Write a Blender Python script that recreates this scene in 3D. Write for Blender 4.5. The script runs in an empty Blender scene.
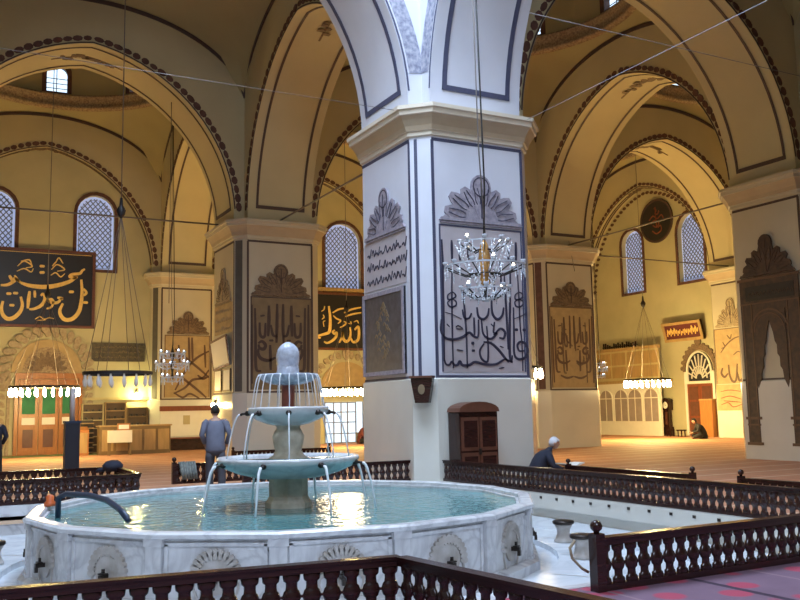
import bpy, math, random
from mathutils import Vector, Matrix
from mathutils.geometry import tessellate_polygon
random.seed(7)
PI = math.pi
sc = bpy.context.scene
COL = sc.collection
L, S, CH, HN, HD = 12.177, 2.975, 0.345, 7.25, 2.225      # bay, pier side, chamfer, neck height, dado height
CT = 7.95                                                  # top of the capitals
HB = (L - S + 2 * CH) / 2                                  # half side of the vaulted square of a bay
WX = WY = 25.2                                             # inner faces of the right and back walls

STROKES = {'board':[(0.174,[(-3.01,7.53),(-2.97,7.03),(-2.99,6.52),(-3.09,6.08),(-3.34,5.79),(-3.62,5.74),(-3.81,5.91),(-3.86,6.16),(-3.74,6.45)]),(0.117,[(-2.98,6.85),(-2.85,6.87),(-2.79,6.98),(-2.91,7.14)]),(0.219,[(-2.81,6.58),(-2.81,6.47)]),(0.132,[(-2.87,8.01),(-2.98,7.93),(-3.08,7.8),(-3.39,7.74),(-3.49,7.63),(-3.25,7.59),(-3.18,7.66)]),(0.187,[(-3.22,7.62),(-3.52,7.41),(-4.06,7.21),(-4.59,7.13),(-5.12,7.17),(-5.45,7.27)]),(0.142,[(-5.45,7.27),(-5.69,7.44),(-5.73,7.33),(-5.97,7.16),(-6.24,7.13)]),(0.128,[(-5.92,7.57),(-5.79,7.34)]),(0.1,[(-5.72,7.58),(-5.52,7.3)]),(0.218,[(-3.41,7.03),(-3.41,6.91)]),(0.217,[(-4.63,8.09),(-4.63,7.98)]),(0.216,[(-4.63,7.82),(-4.62,7.7)]),(0.129,[(-3.74,6.62),(-3.83,6.66),(-3.87,6.58),(-3.97,6.48),(-4.14,6.46),(-4.31,6.52),(-4.23,6.61),(-4.14,6.51),(-4.2,6.29),(-4.4,6.19)]),(0.116,[(-3.98,6.69),(-3.74,6.67)]),(0.143,[(-4.65,6.74),(-4.57,6.83),(-4.48,6.71),(-4.51,6.49),(-4.67,6.29),(-4.9,6.17),(-5.09,6.15)]),(0.114,[(-4.9,6.96),(-4.88,6.66)]),(0.142,[(-5.1,6.93),(-5.13,6.57),(-5.15,6.18)]),(0.168,[(-5.44,6.67),(-5.37,6.32),(-5.45,6.03),(-5.67,5.78),(-5.92,5.71),(-6.11,5.87),(-6.18,6.14),(-6.13,6.46)]),(0.211,[(-5.78,6.35),(-5.78,6.24)]),(0.212,[(-5.91,6.84),(-5.91,6.73)]),(0.212,[(-5.65,6.87),(-5.65,6.76)]),(0.057,[(-5.63,7.76),(-5.34,7.89),(-5.07,7.76),(-4.98,7.91)]),(0.057,[(-5.61,7.98),(-5.35,8.21),(-5.02,8.01),(-5.28,7.92)]),(0.057,[(-5.48,8.2),(-5.16,8.28),(-5.05,8.08)]),(0.058,[(-4.27,7.66),(-4.07,7.78),(-3.87,7.61),(-3.7,7.76)]),(0.058,[(-4.25,7.91),(-4.02,8.14),(-3.71,7.94),(-4.01,7.85)]),(0.058,[(-4.09,8.21),(-3.96,8.44),(-3.78,8.2)]),(0.058,[(-4.22,8.06),(-4.05,8.29)]),(0.043,[(-4.85,5.73),(-4.66,5.84),(-4.49,5.74),(-4.29,5.8),(-4.09,5.77)]),(0.036,[(-4.78,5.68),(-4.42,5.71)])],'rasul':[(0.159,[(8.79,6.8),(8.85,6.34),(8.86,5.87),(8.79,5.5),(8.52,5.38),(8.06,5.26)]),(0.092,[(8.06,5.2),(8.34,5.2)]),(0.133,[(9.1,5.6),(8.99,5.51),(9.1,5.41),(9.2,5.48),(9.17,5.28),(8.98,5.08),(8.7,4.95),(8.52,5.01)]),(0.147,[(9.34,4.98),(9.51,5.29),(9.53,5.52),(9.55,5.22),(9.71,5.04),(9.89,5.16),(9.97,5.43),(9.95,5.77)]),(0.148,[(9.97,5.23),(10.11,5.02),(10.36,5.12),(10.44,5.44),(10.4,5.81),(10.2,5.64)]),(0.094,[(9.0,6.47),(9.33,6.65),(9.69,6.73)]),(0.095,[(9.62,6.49),(10.06,6.68),(10.58,6.8)]),(0.095,[(9.69,6.3),(10.1,6.44),(10.58,6.53)]),(0.08,[(9.03,6.33),(9.21,6.18),(9.43,6.09),(9.28,5.93)]),(0.081,[(9.39,5.74),(9.57,5.82),(9.74,5.97),(9.61,6.06)]),(0.06,[(8.39,6.52),(8.53,6.62),(8.57,6.79)]),(0.06,[(8.41,6.12),(8.53,6.23),(8.48,6.36)]),(0.053,[(8.52,5.76),(8.49,5.99),(8.6,6.06)]),(0.061,[(9.87,5.96),(10.01,5.94),(9.98,6.07)]),(0.061,[(10.16,6.04),(10.35,6.11),(10.42,5.98)])],'p0':[(0.058,[(0.53,5.09),(0.54,4.62),(0.53,4.24),(0.53,3.48),(0.52,2.57)]),(0.058,[(0.77,5.09),(0.77,4.91),(0.77,4.64)]),(0.038,[(0.76,4.48),(0.74,3.86),(0.73,3.1),(0.73,2.42)]),(0.035,[(0.75,4.0),(0.65,3.93),(0.65,3.84),(0.74,3.85),(0.83,3.9),(0.82,3.96),(0.75,4.0)]),(0.034,[(0.74,3.85),(0.64,3.78),(0.66,3.71),(0.74,3.68),(0.84,3.73),(0.83,3.81),(0.74,3.85)]),(0.042,[(1.01,4.15),(1.04,3.68),(1.07,3.11),(1.07,2.42)]),(0.055,[(0.96,4.92),(0.96,4.67)]),(0.055,[(1.17,4.93),(1.17,4.66)]),(0.056,[(2.19,5.0),(2.19,4.72)]),(0.061,[(2.4,5.16),(2.39,4.72)]),(0.051,[(2.07,4.4),(2.09,3.72),(2.11,2.82)]),(0.059,[(2.23,4.48),(2.19,3.73),(2.15,3.02),(2.15,2.62),(2.21,2.55)]),(0.032,[(2.41,4.57),(2.43,4.09),(2.44,3.34),(2.47,2.98),(2.47,2.37)]),(0.036,[(2.44,4.07),(2.34,4.0),(2.34,3.91),(2.44,3.91),(2.53,3.97),(2.52,4.04),(2.44,4.07)]),(0.036,[(2.44,3.91),(2.33,3.86),(2.34,3.77),(2.43,3.74),(2.53,3.8),(2.53,3.88),(2.44,3.91)]),(0.059,[(2.28,3.73),(2.27,3.14),(2.26,2.74),(2.36,2.62),(2.53,2.65),(2.62,2.79),(2.57,2.94),(2.44,2.99),(2.35,2.92),(2.39,2.8),(2.52,2.8)]),(0.057,[(0.51,2.63),(0.56,2.5),(0.64,2.49),(0.7,2.55),(0.76,2.48),(0.84,2.49),(0.89,2.56),(0.96,2.48),(1.13,2.49),(1.27,2.55),(1.52,2.5),(1.79,2.51),(2.01,2.61),(2.17,2.57),(2.21,2.7)]),(0.058,[(1.49,2.97),(1.67,2.95),(1.85,2.82),(2.03,2.63),(2.11,2.55)]),(0.046,[(1.5,2.94),(1.39,2.79),(1.43,2.62),(1.57,2.56),(1.6,2.81),(1.58,3.31)]),(0.057,[(0.48,3.42),(0.46,3.19),(0.56,3.04),(0.77,3.01),(0.99,3.07),(1.14,3.16),(1.26,3.08),(1.36,3.1),(1.38,3.44)]),(0.046,[(1.27,3.48),(1.27,3.11)]),(0.051,[(1.45,3.45),(1.49,3.14),(1.67,3.04),(1.83,3.16),(1.75,3.18),(1.78,3.4)]),(0.055,[(1.75,3.12),(1.92,3.26),(2.04,3.19),(2.0,3.06),(1.89,3.07)]),(0.058,[(1.35,3.7),(1.38,3.51),(1.5,3.45),(1.61,3.53),(1.65,3.69)]),(0.059,[(1.72,3.87),(1.73,3.59),(1.85,3.46),(1.98,3.54),(2.03,3.72)]),(0.046,[(0.99,3.64),(1.03,3.47),(1.14,3.46),(1.21,3.57)]),(0.047,[(1.19,4.12),(1.21,3.96),(1.32,3.89),(1.38,3.85)]),(0.051,[(1.59,4.37),(1.59,3.98)]),(0.051,[(1.8,4.54),(1.79,3.87)]),(0.047,[(1.97,4.71),(1.97,4.07),(1.85,3.99),(1.81,4.07)]),(0.015,[(0.57,3.57),(0.76,3.52),(0.97,3.44)]),(0.016,[(2.28,3.48),(2.45,3.54),(2.62,3.62)]),(0.077,[(1.22,2.97),(1.22,2.91)]),(0.076,[(1.23,2.81),(1.23,2.76)]),(0.079,[(2.34,3.28),(2.34,3.22)]),(0.079,[(2.54,3.28),(2.54,3.22)]),(0.023,[(0.82,3.26),(0.87,3.3),(0.98,3.25)]),(0.023,[(0.83,3.23),(0.99,3.23)]),(0.023,[(0.83,2.8),(0.98,2.78)]),(0.023,[(0.6,3.33),(0.67,3.27)]),(0.023,[(1.9,2.89),(1.99,2.86)]),(0.023,[(1.86,2.42),(1.99,2.44)]),(0.023,[(1.69,3.36),(1.75,3.3)])],'p1':[(0.057,[(0.49,5.1),(0.49,3.61),(0.5,2.52)]),(0.059,[(2.48,5.17),(2.47,3.63),(2.45,2.5)]),(0.065,[(0.6,4.99),(0.62,4.02),(0.62,3.29),(0.66,2.96),(0.81,2.93)]),(0.067,[(2.36,5.05),(2.34,4.05),(2.33,3.29),(2.29,2.96),(2.13,2.93)]),(0.075,[(1.08,5.09),(1.08,4.61),(1.05,4.07)]),(0.076,[(1.87,5.12),(1.87,4.63),(1.89,4.08)]),(0.067,[(1.37,5.16),(1.36,4.45),(1.34,3.86)]),(0.067,[(1.58,5.16),(1.57,4.45),(1.59,3.85)]),(0.066,[(0.76,4.52),(0.78,4.11),(0.93,4.07),(0.96,4.51)]),(0.067,[(2.2,4.55),(2.18,4.13),(2.01,4.09),(1.98,4.53)]),(0.074,[(0.71,3.84),(0.84,3.9),(0.96,3.78),(0.9,3.65),(0.76,3.68),(0.72,3.8)]),(0.075,[(2.25,3.86),(2.1,3.91),(1.98,3.79),(2.04,3.66),(2.19,3.69),(2.23,3.81)]),(0.074,[(0.72,3.66),(0.71,3.49),(0.82,3.33),(1.08,3.28),(1.31,3.38)]),(0.075,[(2.23,3.67),(2.24,3.5),(2.13,3.33),(1.86,3.27),(1.62,3.37)]),(0.058,[(1.15,4.45),(1.22,4.12),(1.38,4.08)]),(0.058,[(1.79,4.46),(1.71,4.12),(1.56,4.08)]),(0.065,[(0.82,2.8),(1.12,2.7),(1.45,2.76)]),(0.066,[(2.12,2.79),(1.81,2.69),(1.48,2.75)]),(0.099,[(1.16,3.97),(1.16,3.9)]),(0.1,[(1.77,3.97),(1.77,3.91)]),(0.041,[(0.78,4.73),(0.93,4.76)]),(0.042,[(2.18,4.76),(2.02,4.78)]),(0.066,[(1.12,3.79),(1.14,2.96)]),(0.066,[(1.82,3.79),(1.8,2.96)])],'dia':[(0.079,[(0.97,4.5),(1.42,4.11),(2.0,3.66),(2.52,3.21)]),(0.079,[(2.51,4.41),(1.99,4.12),(1.54,3.66),(0.99,2.65)]),(0.079,[(1.58,5.02),(1.63,3.89)]),(0.079,[(1.73,5.02),(1.76,4.0)]),(0.079,[(0.98,3.43),(1.43,3.1),(2.0,2.65),(2.41,2.3)]),(0.079,[(2.51,3.55),(2.23,3.19),(1.77,3.1),(1.44,2.76),(0.93,2.49)]),(0.068,[(2.31,4.69),(2.36,3.66)]),(0.067,[(0.93,2.54),(1.33,2.32),(1.66,2.48),(2.12,2.25)]),(0.067,[(1.13,4.67),(1.18,3.88)]),(0.079,[(2.0,3.32),(2.23,3.15),(2.52,3.27)])],'allah':[(0.111,[(14.4,3.25),(14.49,3.0),(14.31,2.82),(14.1,2.98)]),(0.11,[(14.03,3.38),(14.01,2.93),(13.87,2.62),(13.65,2.66),(13.52,3.41)]),(0.109,[(13.55,3.01),(13.46,2.63),(13.23,2.8),(13.27,3.44)]),(0.06,[(14.45,3.97),(14.05,4.35),(13.58,4.6),(13.12,4.66)]),(0.051,[(14.3,4.47),(14.19,4.24),(14.39,4.17)]),(0.05,[(14.02,4.76),(13.84,4.59),(13.76,4.79)]),(0.05,[(13.71,3.82),(13.45,3.96),(13.2,3.89)]),(0.04,[(14.55,2.14),(13.97,2.2),(13.23,2.1)]),(0.05,[(14.54,1.83),(13.99,1.92),(13.32,1.76)]),(0.05,[(14.54,1.53),(14.14,1.62),(13.84,1.42),(13.25,1.56)]),(0.05,[(14.4,1.71),(13.89,1.67),(13.39,1.63)])],'frieze':[(0.076,[(18.14,5.28),(17.67,5.46),(17.4,5.16),(16.95,5.34),(16.53,5.2),(16.16,5.44)]),(0.076,[(18.31,5.07),(17.7,5.08),(16.97,5.07),(16.18,5.11)]),(0.066,[(17.82,5.53),(17.77,5.19)]),(0.066,[(17.23,5.53),(17.18,5.15)]),(0.065,[(16.64,5.56),(16.64,5.21)])]}
# ------------------------------------------------------------------ materials
def _new(name):
    m = bpy.data.materials.new(name); m.use_nodes = True
    nt = m.node_tree; b = nt.nodes['Principled BSDF']
    return m, nt, b
def mat(name, col, rough=.6, var=.0, scale=6, col2=None, bump=0, metal=0, coords='Object', detail=4, spec=None, stretch=None):
    m, nt, b = _new(name)
    b.inputs['Roughness'].default_value = rough; b.inputs['Metallic'].default_value = metal
    if spec is not None: b.inputs['Specular IOR Level'].default_value = spec
    b.inputs['Base Color'].default_value = (*col, 1)
    if var or col2 or bump:
        tc = nt.nodes.new('ShaderNodeTexCoord'); n = nt.nodes.new('ShaderNodeTexNoise')
        n.inputs['Scale'].default_value = scale; n.inputs['Detail'].default_value = detail
        if stretch:
            mp = nt.nodes.new('ShaderNodeMapping'); mp.inputs['Scale'].default_value = stretch
            nt.links.new(tc.outputs[coords], mp.inputs['Vector']); nt.links.new(mp.outputs[0], n.inputs['Vector'])
        else: nt.links.new(tc.outputs[coords], n.inputs['Vector'])
        r = nt.nodes.new('ShaderNodeValToRGB')
        c2 = col2 if col2 else tuple(x * (1 - var) for x in col)
        r.color_ramp.elements[0].position = .35; r.color_ramp.elements[1].position = .65
        r.color_ramp.elements[0].color = (*c2, 1); r.color_ramp.elements[1].color = (*col, 1)
        nt.links.new(n.outputs['Fac'], r.inputs[0]); nt.links.new(r.outputs[0], b.inputs['Base Color'])
        if bump:
            bp = nt.nodes.new('ShaderNodeBump'); bp.inputs['Strength'].default_value = bump; bp.inputs['Distance'].default_value = .03
            nt.links.new(n.outputs['Fac'], bp.inputs['Height']); nt.links.new(bp.outputs[0], b.inputs['Normal'])
    return m
def emis(name, col, strength, base=(.8, .8, .8)):
    m, nt, b = _new(name)
    b.inputs['Base Color'].default_value = (*base, 1); b.inputs['Emission Color'].default_value = (*col, 1)
    b.inputs['Emission Strength'].default_value = strength
    return m
def marble(name, col, vein, scale=1.2, rough=.25):
    m, nt, b = _new(name); b.inputs['Roughness'].default_value = rough
    tc = nt.nodes.new('ShaderNodeTexCoord'); n = nt.nodes.new('ShaderNodeTexNoise'); n2 = nt.nodes.new('ShaderNodeTexNoise')
    n.inputs['Scale'].default_value = scale; n.inputs['Detail'].default_value = 8; n.inputs['Distortion'].default_value = 1.6
    n2.inputs['Scale'].default_value = scale * .6; n2.inputs['Detail'].default_value = 3
    nt.links.new(tc.outputs['Object'], n.inputs['Vector']); nt.links.new(tc.outputs['Object'], n2.inputs['Vector'])
    r = nt.nodes.new('ShaderNodeValToRGB'); e = r.color_ramp.elements
    e[0].position = .42; e[0].color = (*col, 1); e[1].position = .58; e[1].color = (*col, 1)
    k = e.new(.5); k.color = (*vein, 1); k2 = e.new(.46); k2.color = (*[(a + c) / 2 * 1.02 for a, c in zip(col, vein)], 1)
    mx = nt.nodes.new('ShaderNodeMix'); mx.data_type = 'RGBA'; mx.inputs['A'].default_value = (*col, 1)
    nt.links.new(n.outputs['Fac'], r.inputs[0]); nt.links.new(r.outputs[0], mx.inputs['B']); nt.links.new(n2.outputs['Fac'], mx.inputs['Factor'])
    nt.links.new(mx.outputs['Result'], b.inputs['Base Color'])
    return m
def carpet(name, base, stripe, alt, period, width, axis, patt=None):
    m, nt, b = _new(name); b.inputs['Roughness'].default_value = .75; b.inputs['Specular IOR Level'].default_value = .25
    N, K = nt.nodes.new, nt.links.new
    tc = N('ShaderNodeTexCoord'); sp = N('ShaderNodeSeparateXYZ'); K(tc.outputs['Object'], sp.inputs[0])
    def M(op, a, bv=None):
        n = N('ShaderNodeMath'); n.operation = op
        if isinstance(a, (int, float)): n.inputs[0].default_value = a
        else: K(a, n.inputs[0])
        if bv is not None:
            if isinstance(bv, (int, float)): n.inputs[1].default_value = bv
            else: K(bv, n.inputs[1])
        return n.outputs[0]
    ax = sp.outputs[axis]
    s = M('LESS_THAN', M('MODULO', M('ADD', ax, 400.), period), width)
    s2 = M('LESS_THAN', M('MODULO', M('ADD', ax, 400. - period * .45), period), width * .5)
    nz = N('ShaderNodeTexNoise'); nz.inputs['Scale'].default_value = 3; nz.inputs['Detail'].default_value = 5; K(tc.outputs['Object'], nz.inputs['Vector'])
    r = N('ShaderNodeValToRGB'); r.color_ramp.elements[0].position = .3; r.color_ramp.elements[1].position = .7
    r.color_ramp.elements[0].color = (*[x * .82 for x in base], 1); r.color_ramp.elements[1].color = (*base, 1); K(nz.outputs['Fac'], r.inputs[0])
    cur = r.outputs[0]
    if patt:
        v = N('ShaderNodeTexVoronoi'); v.inputs['Scale'].default_value = patt[1]; K(tc.outputs['Object'], v.inputs['Vector'])
        mp = N('ShaderNodeMapRange'); mp.inputs['From Min'].default_value = .28; mp.inputs['From Max'].default_value = .36
        mp.inputs['To Min'].default_value = 1; mp.inputs['To Max'].default_value = 0; K(v.outputs['Distance'], mp.inputs['Value'])
        mx = N('ShaderNodeMix'); mx.data_type = 'RGBA'; K(mp.outputs[0], mx.inputs['Factor']); K(cur, mx.inputs['A']); mx.inputs['B'].default_value = (*patt[0], 1); cur = mx.outputs['Result']
    for fac, colr in ((s, stripe), (s2, alt)):
        mx = N('ShaderNodeMix'); mx.data_type = 'RGBA'; K(fac, mx.inputs['Factor']); K(cur, mx.inputs['A']); mx.inputs['B'].default_value = (*colr, 1); cur = mx.outputs['Result']
    K(cur, b.inputs['Base Color'])
    n3 = N('ShaderNodeTexNoise'); n3.inputs['Scale'].default_value = 160; K(tc.outputs['Object'], n3.inputs['Vector'])
    bp = N('ShaderNodeBump'); bp.inputs['Strength'].default_value = .3; bp.inputs['Distance'].default_value = .01; K(n3.outputs['Fac'], bp.inputs['Height']); K(bp.outputs[0], b.inputs['Normal'])
    return m

M = {}
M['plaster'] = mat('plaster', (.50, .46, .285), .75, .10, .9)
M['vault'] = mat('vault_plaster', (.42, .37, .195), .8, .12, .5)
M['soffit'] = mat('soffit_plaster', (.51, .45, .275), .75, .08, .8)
M['pier_white_skylit'] = mat('pier_white_skylit', (.585, .595, .66), .6, .06, 1.2)  # whitish paint with the cool skylight tint mixed into its colour
M['pierw'] = mat('pier_limewash', (.50, .455, .35), .6, .07, 1.2)
M['cap'] = mat('capital_stone', (.60, .53, .42), .6, .06, 2)
M['captan'] = mat('capital_tan', (.44, .35, .24), .6, .1, 2)
M['dado'] = mat('dado_marble', (.66, .64, .57), .16, .07, 1.0)
M['slate'] = mat('slate_paint', (.065, .07, .125), .6, .15, 9)
M['umber'] = mat('umber_paint', (.075, .045, .04), .6, .2, 9)
M['rust'] = mat('rust_brown_paint', (.13, .06, .045), .7, .35, 5)
M['olive'] = mat('dark_olive_paint', (.11, .10, .085), .6, .15, 5)
M['floral_grey'] = mat('floral_grey_paint', (.40, .40, .45), .7, col2=(.17, .18, .25), scale=9)
M['floral_tan'] = mat('floral_tan_paint', (.42, .33, .20), .7, col2=(.22, .14, .09), scale=14)
M['panel_grey'] = mat('panel_grey', (.43, .39, .41), .65, .1, 3)
M['panel_tan'] = mat('panel_tan', (.215, .155, .085), .65, .18, 4)
M['panel_gold'] = mat('panel_gold', (.44, .32, .16), .65, .18, 4)
M['crest_grey'] = mat('crest_grey', (.33, .30, .34), .7, col2=(.22, .20, .25), scale=12)
M['crest_brown'] = mat('crest_brown', (.20, .135, .08), .7, col2=(.12, .08, .05), scale=12)
M['crest_pale'] = mat('crest_pale', (.40, .33, .22), .7, col2=(.28, .21, .14), scale=12)
M['ink_slate'] = mat('ink_slate', (.035, .033, .06), .5)
M['ink_brown'] = mat('ink_brown', (.06, .035, .03), .5)
M['ink_tan'] = mat('ink_tan', (.12, .065, .04), .5)
M['gold'] = mat('gold_leaf', (.80, .55, .16), .38, .15, 8)
M['board'] = mat('board_black', (.018, .017, .02), .3)
M['wood_dark'] = mat('dark_mahogany', (.035, .012, .010), .24, .35, 5, stretch=(1, 1, 8))
M['wood_red'] = mat('red_wood', (.22, .06, .025), .35, .25, 4, stretch=(3, 3, .6))
M['wood_frame'] = mat('frame_wood', (.13, .05, .03), .4, .2, 5)
M['wood_orange'] = mat('orange_wood', (.42, .17, .05), .35, .2, 4, stretch=(3, 3, .6))
M['wood_tan'] = mat('tan_wood', (.42, .28, .12), .4, .2, 3, stretch=(3, 3, .5))
M['wood_brown'] = mat('brown_wood', (.20, .13, .055), .45, .2, 3)
M['marble'] = marble('white_marble', (.62, .62, .63), (.33, .32, .34), 1.6)
M['marble_floor'] = marble('court_marble', (.66, .70, .74), (.45, .50, .55), .9, .2)
M['marble_old'] = mat('weathered_marble', (.52, .49, .47), .45, col2=(.36, .32, .28), scale=5)
M['stone_yellow'] = mat('yellow_stone', (.62, .57, .46), .5, col2=(.42, .36, .27), scale=6)
M['pipe_red'] = mat('red_stone', (.28, .07, .04), .5, .3, 9)
M['bronze'] = mat('dark_bronze', (.05, .04, .035), .35, .2, 9, metal=.7)
M['iron'] = mat('iron', (.03, .028, .028), .5, metal=.5)
M['wire'] = mat('wire_grey', (.16, .14, .13), .5, metal=.3)
M['cable_pale'] = mat('pale_cable', (.35, .36, .40), .5)
M['white'] = mat('white_paint', (.78, .75, .66), .5, .05, 3)
M['paper'] = mat('paper', (.8, .78, .72), .7)
M['pane'] = emis('daylight_pane', (.50, .60, .95), .62, (.3, .35, .45))
M['pane_dome'] = emis('bright_pane', (.62, .80, 1), 1.6, (.3, .35, .45))
M['pane_door'] = emis('door_daylight', (.62, .78, 1), 1.15, (.3, .4, .5))
M['lattice'] = mat('lattice_lead', (.16, .17, .21), .5)
M['bulb'] = emis('lamp_glow', (1, .82, .52), 45)
M['cup_glow'] = emis('unlit_cup_glow', (1, .92, .8), .12, (.45, .45, .45))  # unlit cups: faint glow stands in for light caught by the glass
M['crystal'] = mat('crystal', (.60, .63, .70), .08, .15, 30)
M['crystal'].node_tree.nodes['Principled BSDF'].inputs['Transmission Weight'].default_value = .12
M['green_cloth'] = mat('green_cloth', (.03, .22, .10), .7, .2, 4)
M['plaque'] = mat('plaque_olive', (.10, .085, .05), .5, col2=(.045, .04, .03), scale=10)
M['mihrab'] = mat('mihrab_brown', (.085, .048, .032), .6, col2=(.045, .027, .025), scale=8)
M['dark_recess'] = mat('dark_blue_paint', (.02, .018, .022), .5, .3, 8)
M['grey_board'] = mat('grey_framed_board', (.075, .072, .085), .45, col2=(.045, .042, .05), scale=7)
M['shelf_pale'] = mat('shelf_pale', (.50, .42, .22), .5, .1, 3)
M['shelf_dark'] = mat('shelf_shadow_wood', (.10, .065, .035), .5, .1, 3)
M['shoe'] = mat('shoe_leather', (.04, .035, .03), .4)
M['skin'] = mat('skin', (.42, .24, .16), .5)
M['hair'] = mat('dark_hair', (.015, .012, .01), .7)
M['cap_white'] = mat('knit_cap', (.62, .62, .66), .8)
M['shirt'] = mat('grey_blue_shirt', (.14, .15, .205), .8, .15, 6)
M['trousers'] = mat('dark_trousers', (.05, .05, .065), .8)
M['navy'] = mat('navy_coat', (.014, .017, .034), .8)
M['black_cloth'] = mat('black_cloth', (.012, .011, .013), .85)
M['maroon'] = mat('maroon_cloth', (.10, .02, .02), .8)
M['robe'] = mat('striped_robe', (.26, .30, .28), .8, col2=(.10, .12, .12), scale=12, stretch=(6, 6, .6))
M['blueblack'] = mat('blue_black_paint', (.012, .014, .022), .4)
M['hose'] = mat('dark_hose', (.02, .035, .07), .3)
M['plastic_orange'] = mat('orange_plastic', (.6, .12, .03), .4)
M['clearcol'] = mat('pale_acrylic', (.45, .42, .42), .15)
M['carpet'] = carpet('prayer_carpet', (.56, .27, .16), (.64, .45, .31), (.40, .21, .12), 1.15, .10, 1)
M['carpet_near'] = carpet('platform_carpet', (.19, .115, .16), (.05, .03, .05), (.25, .16, .19), 1.6, .07, 0, ((.36, .06, .10), 2.6))
M['green_edge'] = mat('green_runner', (.16, .20, .08), .8, .2, 5)
def _water():
    m, nt, b = _new('pool_water'); N, K = nt.nodes.new, nt.links.new
    b.inputs['Roughness'].default_value = .05; b.inputs['IOR'].default_value = 1.33
    tc = N('ShaderNodeTexCoord'); n = N('ShaderNodeTexNoise'); n.inputs['Scale'].default_value = 1.1; n.inputs['Detail'].default_value = 3
    K(tc.outputs['Object'], n.inputs['Vector']); r = N('ShaderNodeValToRGB'); r.color_ramp.elements[0].position = .3; r.color_ramp.elements[1].position = .7
    r.color_ramp.elements[0].color = (.065, .19, .20, 1); r.color_ramp.elements[1].color = (.12, .30, .305, 1)
    K(n.outputs['Fac'], r.inputs[0]); K(r.outputs[0], b.inputs['Base Color'])
    w = N('ShaderNodeTexNoise'); w.inputs['Scale'].default_value = 7; w.inputs['Detail'].default_value = 2; K(tc.outputs['Object'], w.inputs['Vector'])
    bp = N('ShaderNodeBump'); bp.inputs['Strength'].default_value = .35; bp.inputs['Distance'].default_value = .05; K(w.outputs['Fac'], bp.inputs['Height']); K(bp.outputs[0], b.inputs['Normal'])
    return m
M['water'] = _water()
M['stream'] = mat('falling_water', (.85, .88, .93), .12)
M['stream'].node_tree.nodes['Principled BSDF'].inputs['Transmission Weight'].default_value = .1
M['jet'] = mat('foaming_water', (.66, .72, .84), .12, .25, 14, bump=.5)
M['jet'].node_tree.nodes['Principled BSDF'].inputs['Transmission Weight'].default_value = .3

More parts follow.
